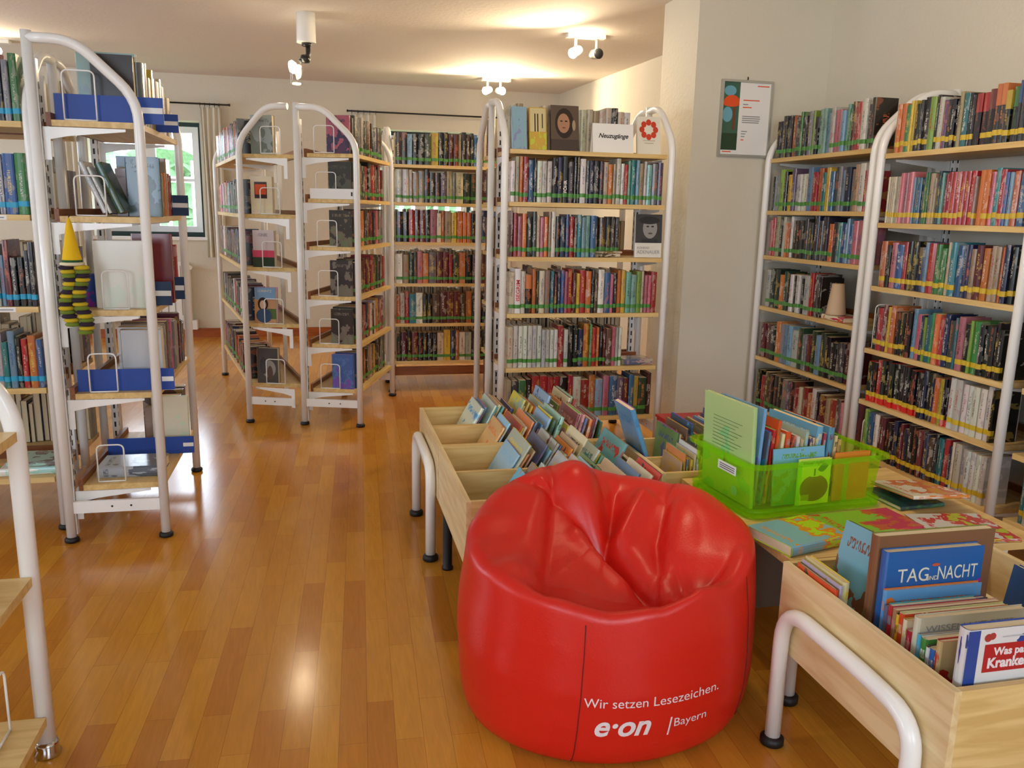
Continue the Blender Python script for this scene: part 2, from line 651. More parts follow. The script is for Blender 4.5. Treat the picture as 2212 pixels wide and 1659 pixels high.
def plain_window(idx, along, h, t):
    a0, a1, z0, z1 = h
    root = bpy.data.objects.new('window_%d' % idx, None)
    COL.objects.link(root)
    struct(root)
    mb = MB()
    w = 0.07
    am = (a0 + a1) / 2
    for p0, p1, q0, q1 in ((a0, a0 + w, z0, z1), (a1 - w, a1, z0, z1), (am - w / 2, am + w / 2, z0, z1), (a0, a1, z0, z0 + w), (a0, a1, z1 - w, z1)):
        if along == 'y':
            mb.box((t, p0, q0), (t + 0.05, p1, q1))
        else:
            mb.box((p0, t, q0), (p1, t + 0.05, q1))
    mb.build('window_frame', WFRAME, root)
    mb = MB()
    if along == 'y':
        mb.box((t + 0.02, a0, z0), (t + 0.026, a1, z1))
    else:
        mb.box((a0, t + 0.02, z0), (a1, t + 0.026, z1))
    mb.build('pane', GLASS, root)


for i, h in enumerate(LW):
    plain_window(3 + i, 'y', h, XL - 0.2)
for i, h in enumerate(RW):
    plain_window(6 + i, 'x', h, YF - 0.2)

# outside: lawn, hedge, picket fence behind the back windows
mb = MB(); mb.box((-9, YB + 0.42, -0.3), (9, 30, -0.1)); o = mb.build('ground', LAWN); struct(o)
mb = MB()
nx, nz = 90, 22
for j in range(nz + 1):
    for i in range(nx + 1):
        x = -8 + 16 * i / nx
        z = -0.1 + 2.35 * j / nz
        mb.v.append(Vector((x + rnd.uniform(-.05, .05), 14 + 0.5 * (j / nz) + rnd.uniform(-.18, .18), z + rnd.uniform(-.05, .08))))
for j in range(nz):
    for i in range(nx):
        a = j * (nx + 1) + i
        mb.face([a, a + 1, a + nx + 2, a + nx + 1])
k0 = len(mb.v)
for i in range(nx + 1):
    mb.v.append(Vector((-8 + 16 * i / nx, 15.5, -0.1)))
for i in range(nx):
    mb.face([nz * (nx + 1) + i, nz * (nx + 1) + i + 1, k0 + i + 1, k0 + i])
o = mb.build('hedge', HEDGE)
tag(o, 'leafy green hedge outside behind the white picket fence', 'hedge')
root = thing('picket_fence', 'white picket fence standing outside the back windows', 'fence', T(0, 12.6, 0))
mb = MB()
for i in range(64):
    x = -6 + i * 0.17
    mb.box((x, -0.01, -0.1), (x + 0.06, 0.01, 2.05))
mb.build('pickets', FENCE, root)
mb = MB()
mb.box((-6, 0.01, 0.3), (5, 0.05, 0.38)); mb.box((-6, 0.01, 1.75), (5, 0.05, 1.83))
mb.build('rail', FENCE, root)


# ------------------------------------------------------------------ books
def cover_shape(t, d, h, hard=True):
    e = 0.0018
    c = min(0.006, t * 0.3)
    o = [(0, d), (0, c), (t * 0.14, c * 0.3), (t * 0.36, 0), (t * 0.64, 0), (t * 0.86, c * 0.3), (t, c), (t, d)]
    i = [(e, d), (e, c + e), (t * 0.17, c * 0.3 + e), (t * 0.37, e), (t * 0.63, e), (t * 0.83, c * 0.3 + e), (t - e, c + e), (t - e, d)]
    return o, i, c


def book_geo(mb_cover, mb_pages, mb_label, t, d, h, base, ink, seed, M, hard=True, label_mi=0, pages_mi=0, cover_mi=0, label_z=0.03):
    """local: x thickness, y depth from the spine, z up"""
    o, i, c = cover_shape(t, d, h)
    b4 = tuple(base[:3]) + (seed,)
    n = len(o)
    us = [0, 0, 0.14, 0.36, 0.64, 0.86, 1, 1]
    k = len(mb_cover.v)
    for z in (0, h):
        for x, y in o:
            mb_cover.v.append(M @ Vector((x, y, z)))
        for x, y in i:
            mb_cover.v.append(M @ Vector((x, y, z)))
    A = lambda lvl, inner, j: k + lvl * 2 * n + inner * n + j
    for j in range(n - 1):
        if j == 0:
            uv = [(1, 0), (0, 0), (0, 1), (1, 1)]
        elif j == n - 2:
            uv = [(0, 0), (1, 0), (1, 1), (0, 1)]
        else:
            uv = [(us[j], 0), (us[j + 1], 0), (us[j + 1], 1), (us[j], 1)]
        mb_cover.face([A(0, 0, j), A(0, 0, j + 1), A(1, 0, j + 1), A(1, 0, j)], cover_mi, uv, b4, ink)
        mb_cover.face([A(0, 1, j + 1), A(0, 1, j), A(1, 1, j), A(1, 1, j + 1)], cover_mi, None, b4, ink)
        mb_cover.face([A(1, 0, j), A(1, 0, j + 1), A(1, 1, j + 1), A(1, 1, j)], cover_mi, None, b4, ink)
        mb_cover.face([A(0, 0, j + 1), A(0, 0, j), A(0, 1, j), A(0, 1, j + 1)], cover_mi, None, b4, ink)
    for a in (0, n - 1):
        q = [A(0, 0, a), A(1, 0, a), A(1, 1, a), A(0, 1, a)]
        mb_cover.face(q if a == 0 else q[::-1], cover_mi, None, b4, ink)
    g = 0.003 if hard else 0.0004
    mb_pages.box((0.0022, 0.0022 + c, g), (t - 0.0022, d - g, h - g), M, pages_mi)
    if mb_label is not None:
        e = 0.0007
        pts = [(-e, 0.02), (-e, c), (t * 0.13, c * 0.3 - e), (t * 0.36, -e), (t * 0.64, -e), (t * 0.87, c * 0.3 - e), (t + e, c), (t + e, 0.02)]
        pin = [(0, 0.02), (0, c), (t * 0.14, c * 0.3), (t * 0.36, 0), (t * 0.64, 0), (t * 0.86, c * 0.3), (t, c), (t, 0.02)]
        k = len(mb_label.v)
        z0, z1 = label_z, label_z + 0.022
        for z in (z0, z1):
            for x, y in pts:
                mb_label.v.append(M @ Vector((x, y, z)))
            for x, y in pin:
                mb_label.v.append(M @ Vector((x, y, z)))
        m = len(pts)
        for j in range(m - 1):
            mb_label.face([k + j, k + j + 1, k + 2 * m + j + 1, k + 2 * m + j], label_mi)
            mb_label.face([k + 2 * m + j, k + 2 * m + j + 1, k + 3 * m + j + 1, k + 3 * m + j], label_mi)
            mb_label.face([k + j + 1, k + j, k + m + j, k + m + j + 1], label_mi)


def make_book(name, spec, M, label, cat='book', group=None, mat=None):
    """an individual book: Empty > cover, pages, spine_label"""
    root = thing(name, label, cat, M, group)
    c, p, l = MB(), MB(), (MB() if spec.get('lab') else None)
    c.col = True
    book_geo(c, p, l, spec['t'], spec['d'], spec['h'], spec['base'], spec['ink'], spec['seed'], Matrix.Identity(4), spec.get('hard', True), label_z=spec.get('lz', 0.03))
    c.build('cover', mat or COVER, root)
    p.build('pages', PAGES, root)
    if l:
        l.build('spine_label', LABEL[spec['lab']], root)
    return root


def jit(code, j=0.13):
    r, g, b = PAL[code]
    f = 1 + rnd.uniform(-j, j)
    m_ = (r + g + b) / 3
    f *= 0.9
    q = lambda x: max(0, min(255, (x * 0.82 + m_ * 0.18) * f + rnd.uniform(-7, 7)))
    return rgb(q(r), q(g), q(b))


def inkfor(code, flag=0.0):
    if code in 'wcyhulap':
        c = rnd.choice([(40, 40, 60), (170, 40, 40), (30, 80, 60), (60, 40, 30), (50, 80, 140)])
    else:
        c = rnd.choice([(230, 226, 214), (230, 226, 214), (226, 196, 90), (200, 190, 170), (220, 120, 80)])
    return rgb(*c)[:3] + (flag,)


ORD = ['first', 'second', 'third', 'fourth', 'fifth', 'sixth', 'seventh', 'eighth', 'ninth', 'tenth', 'eleventh', 'twelfth', 'thirteenth', 'fourteenth', 'fifteenth',
       'sixteenth', 'seventeenth', 'eighteenth', 'nineteenth', 'twentieth'] + ['twenty-' + w for w in ('first', 'second', 'third', 'fourth', 'fifth', 'sixth', 'seventh', 'eighth', 'ninth')] + ['thirtieth'] + \
      ['thirty-' + w for w in ('first', 'second', 'third', 'fourth', 'fifth', 'sixth', 'seventh', 'eighth', 'ninth')] + ['fortieth']
WORDS = {'1': ('ISEGRIM', 0.03), '2': ('FÖHR', 0.024), '3': ('DAS GROSSE BUCH VOM', 0.0165)}
BOOKS = []        # (importance, spec, matrix, label, group)


def parse(s):
    """'kkR1' style: letters; upper-case letter = black book with a coloured upper third; '!x' = black book with red foot; '_' a gap"""
    return s.replace(' ', '')


def fill_shelf(M, x0, x1, z, seq, lab, shelf_no, where, group, tmin=0.016, tmax=0.036, hmin=0.19, hmax=0.235, dmin=0.13, dmax=0.155, y=0.012, weight=1.0, keep=None, thick=None):
    """spines at local y, books from x0 to x1; seq = colour codes"""
    items = []
    i = 0
    seq = parse(seq)
    while i < len(seq):
        c = seq[i]
        fl = 0.0
        if c == '!':
            i += 1
            c = seq[i]
            fl = 0.5
        elif c.isupper():
            fl = 1.0
        i += 1
        wd = None
        if i < len(seq) and seq[i].isdigit():
            wd = seq[i]
            i += 1
        items.append((c, fl, wd))
    run_t = run_h = run_d = None
    raw = []
    prevc = None
    for c, fl, wd in items:
        if c == '_':
            raw.append((c, fl, rnd.uniform(0.02, 0.03), 0, 0, wd))
            continue
        if c == prevc and rnd.random() < 0.8 and run_h:
            t, h, d = run_t * rnd.uniform(0.96, 1.04), run_h, run_d
        else:
            t = rnd.uniform(tmin, tmax)
            h = rnd.uniform(hmin, hmax)
            d = rnd.uniform(dmin, dmax)
        run_t, run_h, run_d, prevc = t, h, d, c
        if wd:
            t, h = 0.034, hmax
            prevc = None
        raw.append((c, fl, t, h, d, wd))
    tot = sum(r[2] for r in raw)
    k = (x1 - x0) / tot
    x = x0
    no = 0
    for c, fl, t, h, d, wd in raw:
        t *= k
        if c == '_':
            x += t
            continue
        code = c.lower()
        base = jit('k' if fl == 1.0 else code)
        ink = (jit(code)[:3] + (1.0,)) if fl == 1.0 else inkfor(code, fl)
        size = 'thick ' if t > 0.036 else ('thin ' if t < 0.017 else ('tall ' if h > 0.225 else ('short ' if h < 0.196 else '')))
        word = PALN[code] + ('-topped black' if fl == 1.0 else (' red-footed' if fl == 0.5 else ''))
        lb = '%s%s book, %s from left, %s, %s' % (size, word, ORD[no], shelf_no, where)
        yy = y + rnd.choice([0, 0, 0, 0.004, 0.008, -0.002])
        spec = dict(t=t - 0.0024, d=d, h=h, base=base, ink=ink, seed=rnd.random(), lab=lab if rnd.random() < 0.93 else None, lz=0.028 + rnd.choice([0, 0, 0.002, 0.005]), hard=rnd.random() < 0.6)
        spec['word'] = wd
        if wd:
            spec['ink'] = tuple(base[:3]) + (0.0,)
            lb = lb.replace(' book,', ' titled book,')
        BOOKS.append([weight * (9 if wd else 1), spec, M @ T(x, yy, z + 0.0008), lb, group])
        x += t
        no += 1


def loose_book(M, code, ink, t, d, h, label, lab=None, group=None, mat=None, name='book', hard=True):
    spec = dict(t=t, d=d, h=h, base=rgb(*code) if isinstance(code, tuple) else jit(code, 0.03), ink=(rgb(*ink) if isinstance(ink, tuple) else inkfor(ink))[:3] + (0.0,), seed=rnd.random(), lab=lab, hard=hard)
    return make_book(name, spec, M, label, 'book' if name == 'book' else 'picture book', group, mat)


# ------------------------------------------------------------------ bookcases
RT = 0.0205


def half_frame(root, F, K, back_post=True, top=2.07, bend=1.86, foot_front=True, bar=True, name='end_frame', slots=True):
    """tube side frame in local plan from the front foot F to the back post K"""
    F, K = Vector((F[0], F[1], 0)), Vector((K[0], K[1], 0))
    d = K - F
    P = lambda s, z: F + d * s + Vector((0, 0, z))
    mb = MB()
    mb.tube(fillet([P(0, 0.022), P(0, bend), P(0.57, top), P(1.0, top)], 0.09), RT, 12)
    if back_post:
        mb.tube([P(1, 0.022), P(1, top + 0.025)], RT, 12)
    if bar:
        u = d.normalized()
        w = Vector((-u.y, u.x, 0)) * 0.008
        a, b = P(0, 0) + u * RT * .8, P(1, 0) - u * RT * .8
        i = len(mb.v)
        for z in (0.13, 0.182):
            for q in (a - w, b - w, b + w, a + w):
                mb.v.append(q + Vector((0, 0, z)))
        for q in ((3, 2, 1, 0), (4, 5, 6, 7), (0, 1, 5, 4), (1, 2, 6, 5), (2, 3, 7, 6), (3, 0, 4, 7)):
            mb.face([i + e for e in q])
        if slots:
            for s in (0.35, 0.55):
                for sg in (-1, 1):
                    c = P(s, 0.156) + w * sg * 1.02
                    mb.disc(c, 0.005, 0.005, u * -sg if sg > 0 else u, Vector((0, 0, 1)), 0.0, 8, 1)
    fr = mb.build(name, [WHITE, DARK], root)
    for q in ([P(0, 0)] if foot_front else []) + ([P(1, 0)] if back_post else []):
        mb = MB()
        mb.lathe([(0.024, 0), (0.03, 0.004), (0.03, 0.016), (0.022, 0.024)], q, 14)
        mb.build('foot', BLACK, fr)
    return fr


def shelf_part(root, poly, z, br_pts, stop=None, th=0.024):
    """wooden board with white brackets and a brown back stop (local plan)"""
    mb = MB()
    mb.prism(poly, z - th, z)
    s = mb.build('shelf', PINE, root)
    for F, K in br_pts:
        F, K = Vector((F[0], F[1], 0)), Vector((K[0], K[1], 0))
        d = K - F
        u = d.normalized()
        w = Vector((-u.y, u.x, 0)) * 0.002
        zt = z - th - 0.001
        prof = [(0.16, -0.002), (0.16, -0.012), (0.75, -0.036), (0.93, -0.05), (0.93, -0.13), (1.0, -0.13), (1.0, -0.002)]
        mb = MB()
        i = len(mb.v)
        for sg in (-1, 1):
            for a, zz in prof:
                mb.v.append(F + d * a + w * sg + Vector((0, 0, zt + zz)))
        n = len(prof)
        mb.face([i + k for k in range(n)][::-1])
        mb.face([i + n + k for k in range(n)])
        for k in range(n):
            k2 = (k + 1) % n
            mb.face([i + k, i + k2, i + n + k2, i + n + k])
        mb.build('bracket', WHITE, s)
    if stop:
        (a, b) = stop
        a, b = Vector((a[0], a[1], 0)), Vector((b[0], b[1], 0))
        u = (b - a).normalized()
        w = Vector((-u.y, u.x, 0)) * 0.009
        mb = MB()
        i = 0
        for zz in (z - th, z + 0.028):
            for q in (a - w, b - w, b + w, a + w):
                mb.v.append(q + Vector((0, 0, zz)))
        for q in ((3, 2, 1, 0), (4, 5, 6, 7), (0, 1, 5, 4), (1, 2, 6, 5), (2, 3, 7, 6), (3, 0, 4, 7)):
            mb.face([e for e in q])
        mb.build('back_stop', BROWNW, s)
    return s


def upright(root, x, y, faces=((0, -1),), top=2.0):
    mb = MB()
    a = 0.015
    mb.box((x - a, y - a, 0.02), (x + a, y + a, top))
    for fx, fy in faces:
        for k in range(int((top - 0.15) / 0.05)):
            z = 0.1 + k * 0.05
            c = Vector((x + fx * (a + 0.0006), y + fy * (a + 0.0006), z))
            ux = Vector((-fy, fx, 0))
            i = len(mb.v)
            for sx, sz in ((-1, -1), (1, -1), (1, 1), (-1, 1)):
                mb.v.append(c + ux * sx * 0.0045 + Vector((0, 0, sz * 0.014)))
            mb.face([i, i + 1, i + 2, i + 3], 1)
    return mb.build('upright', [WHITE, DARK], root)


def bookend(M, label, w=0.13, h=0.16):
    """white wire hoop standing on a shelf; local hoop plane x-z"""
    mb = MB()
    mb.tube(fillet([(0, 0, 0.0), (0, 0, h), (w, 0, h), (w, 0, 0.0)], 0.025, 5), 0.0034, 6)
    mb.tube([(0, 0, 0), (w, 0, 0)], 0.0034, 6)
    o = mb.build('bookend', WHITE)
    o.matrix_world = M @ T(0, 0, 0.0037)
    tag(o, label, 'bookend', 'white wire bookends')
    return o


def shelf_tag(M, w, label_parent):
    mb = MB()
    mb.box((0, -0.001, 0.002), (w, 0, 0.022))
    mb.box((0.01, -0.0012, 0.009), (w - 0.01, -0.001, 0.014), None, 1)
    o = mb.build('shelf_label', [CARD, GREYP], label_parent)
    o.matrix_local = M


Z6 = [1.79, 1.505, 1.2, 0.876, 0.556, 0.25]
Z5 = [1.77, 1.394, 1.008, 0.652, 0.245]
SHN = ['top shelf', 'second shelf down', 'third shelf down', 'fourth shelf down', 'fifth shelf down', 'lowest shelf']


def bookcase(FL, ang, L, zs, D=0.39, label='', double=False, lframe=True, rframe=True, ups=True, depth=0.33, lback=True, rback=True, rear_shelves=True):
    M = T(FL[0], FL[1]) @ R(ang)
    root = thing('bookcase', label, 'bookcase', M)
    for x, on, bk in ((0.0, lframe, lback), (L, rframe, rback)):
        if on:
            half_frame(root, (x, 0), (x, D), bk)
            if double:
                half_frame(root, (x, 2 * D), (x, D), False)
    shelves = []
    for z in zs:
        e = 0.028
        s = shelf_part(root, [(e, 0.0), (L - e, 0.0), (L - e, depth), (e, depth)], z, [((e + 0.006, 0), (e + 0.006, D - 0.02)), ((L - e - 0.006, 0), (L - e - 0.006, D - 0.02))], ((e, depth + 0.01), (L - e, depth + 0.01)))
        shelves.append(s)
        if double and rear_shelves:
            shelf_part(root, [(e, 2 * D - depth), (L - e, 2 * D - depth), (L - e, 2 * D), (e, 2 * D)], z, [], ((e, 2 * D - depth - 0.01), (L - e, 2 * D - depth - 0.01)))
    if ups:
        for x in (0.05, L - 0.05):
            upright(root, x, D, ((0, -1), (1 if x > 1e-3 and x < L / 2 else -1, 0)))
    return root, M, shelves


WH_B1 = 'bookcase beside the framed poster'
WH_B2 = 'wall bookcase behind the green crate'
WH_B3 = 'bookcase beyond the nearest wall post'
WH_A = 'bookcase left of the felt ornament'
WH_N = 'bookcase with the white sign'
WH_E = 'bookcase with the blue dividers'
WH_MR = 'free-standing bookcase, right wing'
WH_ML = 'free-standing bookcase, left wing'
WH_BK = 'bookcase under the long curtain rod'

# wall bay by the poster (bay one), viewed left = far
b1, MB1, sh = bookcase((2.735, 4.86), -pi / 2, 1.04, [1.805, 1.49, 1.215, 0.895, 0.57, 0.24], label='white tube-framed bookcase against the wall beside the framed poster')
seqs = ['kkdf dode dkghku ulwpp luem rrwdk', 'kgh kyv wwww lrot ybdg lngawr', 'prc kwoow kkkddd nddod tblbpp', 'wffof kwkwkw rdk', 'mmk og ll wfg mfl fkkddm', 'krr skkk gvkr crow kmarsp']
for k, (s, z) in enumerate(zip(seqs, [1.805, 1.49, 1.215, 0.895, 0.57, 0.24])):
    fill_shelf(MB1, 0.05, 0.99 if k != 3 else 0.66, z, s, 'G', SHN[k], WH_B1, 'green-labelled books beside the framed poster', hmin=0.205, hmax=0.25 if k else 0.255)
# wall bay two
Z2 = [1.77, 1.435, 1.12, 0.8, 0.53, 0.25]
b2, MB2, sh2 = bookcase((2.73, 3.757), -pi / 2, 0.967, Z2, label='white tube-framed wall bookcase of yellow-labelled books behind the green crate')
seqs = ['ooey ykdk hkwv kkka tkk RRMOOYEBNVRO', 'cccccc ppp ltbneea antu rrrrrrr aoop trb lob', 'okp brkk nlre ectbnn amoca onk', 'krm yok kmk lpnh teor ndtpk hekkkkk', '!k!k!k!r!k!k!k!k!k!k!k!k!kknk noy !k!kwwwwwwwk', 'heb wmm kknk mnkkm nsk ttrn ccwwwww']
for k, (s, z) in enumerate(zip(seqs, Z2)):
    fill_shelf(MB2, 0.06, 0.9, z, s, 'Y', SHN[k], WH_B2, 'yellow-labelled books behind the green crate', tmin=0.012, tmax=0.034, hmin=0.205, hmax=0.24, weight=1.3)
# wall bay three
b3, MB3, sh3 = bookcase((2.73, 2.745), -pi / 2, 0.99, Z2, label='partly hidden wall bookcase at the end of the wall row, nearest the long trough', lframe=False)
for k, z in enumerate(Z2):
    fill_shelf(MB3, 0.08, 0.9, z, ''.join(rnd.choice('kbneorwydlt') for _ in range(26)), 'Y', SHN[k], WH_B3, 'books in the last wall bookcase', weight=0.55)

# new arrivals bookcase
nw, MN, shn = bookcase((1.0, 4.62), 0, 0.985, Z6, label='double-sided white tube-framed bookcase with the new-arrivals sign on top', double=True)
seqs = [None, 'wc orb kwww knd2d kkwd nknc oaww rutl awugv', 'mrp okdc poa wknb rstl ub', 'cw1wOo kcat mnbp rmyr okswb pkoy uuhcppr', 'cwww wwww wwwr wkk noer okms pww', 'adek rrrr krwr olpb vmby fm']
for k, (s, z) in enumerate(zip(seqs, Z6)):
    if s:
        fill_shelf(MN, 0.04, 0.945 if k not in (2, 4) else (0.55 if k == 2 else 0.74), z, s, 'G', SHN[k], WH_N, 'green-labelled books under the white sign', hmin=0.22, hmax=0.256, weight=0.8 if k < 5 else 0.2)
fill_shelf(MN, 0.56, 0.75, Z6[2], 'sdsdsd', 'G', 'third shelf pushed back', WH_N, 'green-labelled books under the white sign', y=0.168, hmin=0.225, hmax=0.235, weight=0.8)
# rear side rows, fore-edges towards us are hidden behind the stops
for k, z in enumerate(Z6):
    fill_shelf(MN @ T(0.985, 0.78) @ R(pi), 0.04, 0.945, z, ''.join(rnd.choice('kdsmgnfaw') for _ in range(32)), None, SHN[k], WH_N, 'x', weight=0.0)

# bookcase A, faces us at the far left
A_L = 1.7
ba, MA, sha = bookcase((-1.162 - A_L, 3.9), 0, A_L, Z5, label='double-sided white tube-framed bookcase facing us, left of the hanging felt ornament', double=True, lframe=False)
seqs = ['dvgd yefr vrrk ge', 'rvhl lgbt wgbe', 'wlmk kdk', 'lfob cy3ye ewtl krob', None]
for k, (s, z) in enumerate(zip(seqs, Z5)):
    if s:
        fill_shelf(MA, A_L - (0.46 if k != 2 else 0.19), A_L - 0.03, z, s, 'T', SHN[k], WH_A, 'blue-labelled books on the leftmost bookcase', hmin=0.2, hmax=0.29 if k in (0, 1, 2) else 0.25, weight=1.2, tmin=0.018, tmax=0.032)
for k, z in enumerate(Z5):
    fill_shelf(MA @ T(A_L, 0.78) @ R(pi), 0.03, 0.8, z, ''.join(rnd.choice('dsmgnfawa') for _ in range(26)), None, SHN[k], WH_A, 'x', weight=0.0, hmax=0.27)

# bookcase B, end towards us
bb, MBB, shb = bookcase((-0.706, 3.73), pi / 2, 0.955, Z5, label='white tube-framed bookcase seen end on, with blue dividers on its shelves', D=0.385)
seqs = ['gwcw wycw cwac', 'wwf lsao oaor rm', 'wwtr gwwm sacd rm', 'wggs vpga gmdm', 'wwtw gasm sad']
for k, (s, z) in enumerate(zip(seqs, Z5)):
    n0 = 0.16 if k == 0 else (0.3 if k in (1,) else 0.22)
    n0 = {0: 0.2, 2: 0.36, 4: 0.58}.get(k, n0)
    half = len(s.replace(' ', '')) // 2
    q = s.replace(' ', '')
    kw = dict(hmin=0.19, hmax=0.27, weight=0.7, dmin=0.15, dmax=0.2)
    if k in (1, 3):
        fill_shelf(MBB, n0, 0.76 if k == 1 else 0.88, z, q, None, SHN[k], WH_E, 'books between the blue dividers', **kw)
    else:
        if n0 < 0.45:
            fill_shelf(MBB, n0, 0.455, z, q[:half], None, SHN[k], WH_E, 'books between the blue dividers', **kw)
        fill_shelf(MBB, max(0.48, n0), 0.88, z, q[half:], None, SHN[k], 'past the second blue divider', 'books between the blue dividers', **kw)

# free-standing unit: right wing (spines to the right) and left wing
ux = Vector((0.521 - 0.229, 6.46 - 5.527))
angR = atan2(ux.y, ux.x)
br_, MMR, shr = bookcase((0.229, 5.527), angR, ux.length, Z6, label='right wing of the free-standing white bookcase in the middle of the floor', D=0.385)
seqs = ['kddg ckdd moke gdkf', 'ddf gmdr kmrm skrm', 'dkoo kdrk mdrp sgk', 'dfgd mmkr sdfk mr', 'dsmr nrwm wosr mg', 'bwas okga sykdk gf']
for k, (s, z) in enumerate(zip(seqs, Z6)):
    fill_shelf(MMR, 0.07, ux.length - 0.06, z, s, 'G', SHN[k], WH_MR, 'books on the right wing', y=0.04, weight=0.45, hmin=0.22, hmax=0.255, dmin=0.14, dmax=0.16)
Cp, Ap, Mp = Vector((-0.846, 7.474)), Vector((-0.504, 5.757)), Vector((-0.142, 5.629))
uxl = Ap - Cp
angL = atan2(uxl.y, uxl.x)
ML = T(Cp.x, Cp.y) @ R(angL)
LL = uxl.length
MLi = ML.inverted()
Ml = MLi @ Vector((Mp.x, Mp.y, 0))
ZL = [1.78, 1.399, 1.055, 0.68, 0.272]
rootL = thing('bookcase', 'left wing of the free-standing white bookcase, two bays long', 'bookcase', ML)
half_frame(rootL, (0, 0), (0.0, 0.385), True)
half_frame(rootL, (LL, 0), (LL + (Ml.x - LL) * 0.87, Ml.y * 0.87), False)
for z in ZL:
    for xa, xb in ((0.028, LL * 0.5 - 0.004), (LL * 0.5 + 0.004, LL - 0.028)):
        last = xb > LL * 0.6
        xe = xb + (Ml.x - LL) * 0.8 if last else xb
        poly = [(xa, 0), (xb, 0), (xe, 0.33), (xa, 0.33)]
        brk = [((xa + 0.006, 0), (xa + 0.006, 0.37))]
        if last:
            brk.append(((xb - 0.008, 0), (LL + (Ml.x - LL) * 0.84, Ml.y * 0.84)))
        shelf_part(rootL, poly, z, brk, ((xa, 0.34), (xe, 0.34)))
upright(rootL, LL * 0.5, 0.385, ((0, -1),))
seqs = ['wcpm rwck dgdg wrmo', 'krop odpv pdoo mrdk', 'fdmr gwkb pmdk dosm', 'fdgk kfds kdkf smfd', 'mmrv kbkm sknb wkwf']
for k, (s, z) in enumerate(zip(seqs, ZL)):
    fill_shelf(ML, 0.07, LL * 0.5 - 0.02, z, s, 'G', SHN[k], WH_ML, 'books on the left wing', weight=0.4, tmin=0.025, tmax=0.05)
    fill_shelf(ML, LL * 0.5 + 0.02, LL - 0.15, z, seqs[(k + 2) % 5] + 'omsk', 'G', SHN[k], WH_ML, 'books on the left wing', weight=0.2)

# back bookcase under window two
bk, MK, shk = bookcase((0.53, 6.6), 0, 0.98, Z6, label='white bookcase of dark books standing before the far window', double=True)
seqs = ['ddl kkd ykkm maks kbkc onka', 'wwca gkdd vagc ffkm wkso', 'kkrm mkpc oayo ookk nnbo ok', 'waff pogm mrdo kmmm awgs', 'owrt wdks mmms okdk kgss', 'fmkm kkkk cyno wwkk dsmk']
for k, (s, z) in enumerate(zip(seqs, Z6)):
    fill_shelf(MK, 0.04, 0.94, z, s, 'G', SHN[k], WH_BK, 'books on the bookcase before the far window', weight=0.35, hmin=0.22, hmax=0.255)
for k, z in enumerate(Z6):
    fill_shelf(MK @ T(0.98, 0.78) @ R(pi), 0.04, 0.94, z, ''.join(rnd.choice('kdsmsfsam') for _ in range(30)), None, SHN[k], WH_BK, 'x', weight=0.0, hmin=0.22, hmax=0.255)
mb = MB()
mb.box((0.02, 0.03, 0.13), (0.96, 0.05, 0.2))
mb.build('plinth_board', BROWNW, bk)
half_frame(bk, (1.0, 0), (1.0, 0.385), True)

# near-left low bookcase
MNL = T(-2.3, 1.745)
nl, MNL, shl = bookcase((-2.35, 1.78), 0, 1.6, [0.1, 0.52, 0.9], label='low white tube-framed shelf unit with bare pine shelves at the left edge', ups=False, lframe=False, rframe=False) if False else (thing('shelf_unit', 'low shelf unit with bare pine shelves and a white tube frame, by the left edge', 'shelf unit', T(-0.735, 1.80)), T(-0.735, 1.80), None)
mb = MB()
mb.tube(fillet([(-0.012, 0.39, 0.03), (-0.012, 0.39, 0.93), (-0.06, 0.39, 1.03), (-0.5, 0.39, 1.06)], 0.14), 0.0225, 14)
fr = mb.build('end_frame', WHITE, nl)
mb = MB(); mb.lathe([(0.03, 0), (0.034, 0.008), (0.026, 0.02), (0.03, 0.034), (0.024, 0.045)], (-0.012, 0.39, 0), 18); mb.build('foot', CHROME, fr)
mb = MB(); mb.tube(fillet([(-1.3, -0.02, 0.03), (-1.3, -0.02, 0.8)], 0.05), 0.0225, 12); fr = mb.build('end_frame', WHITE, nl)
mb = MB(); mb.lathe([(0.03, 0), (0.034, 0.008), (0.026, 0.02), (0.03, 0.034)], (-1.3, -0.02, 0), 18); mb.build('foot', CHROME, fr)
for k, z in enumerate((0.125, 0.52, 0.9)):
    mb = MB()
    mb.prism([(-1.3, -0.02), (0.0, -0.02), (0.0, 0.365), (-1.3, 0.365)], z - 0.024, z)
    mb.build('shelf', PINE, nl)
for k, z in enumerate((0.125, 0.52)):
    bookend(MNL @ T(-0.07, 0.19, z) @ R(pi / 2), 'white wire bookend on the %s bare shelf by the left edge' % ('lowest', 'middle')[k], 0.13, 0.17)

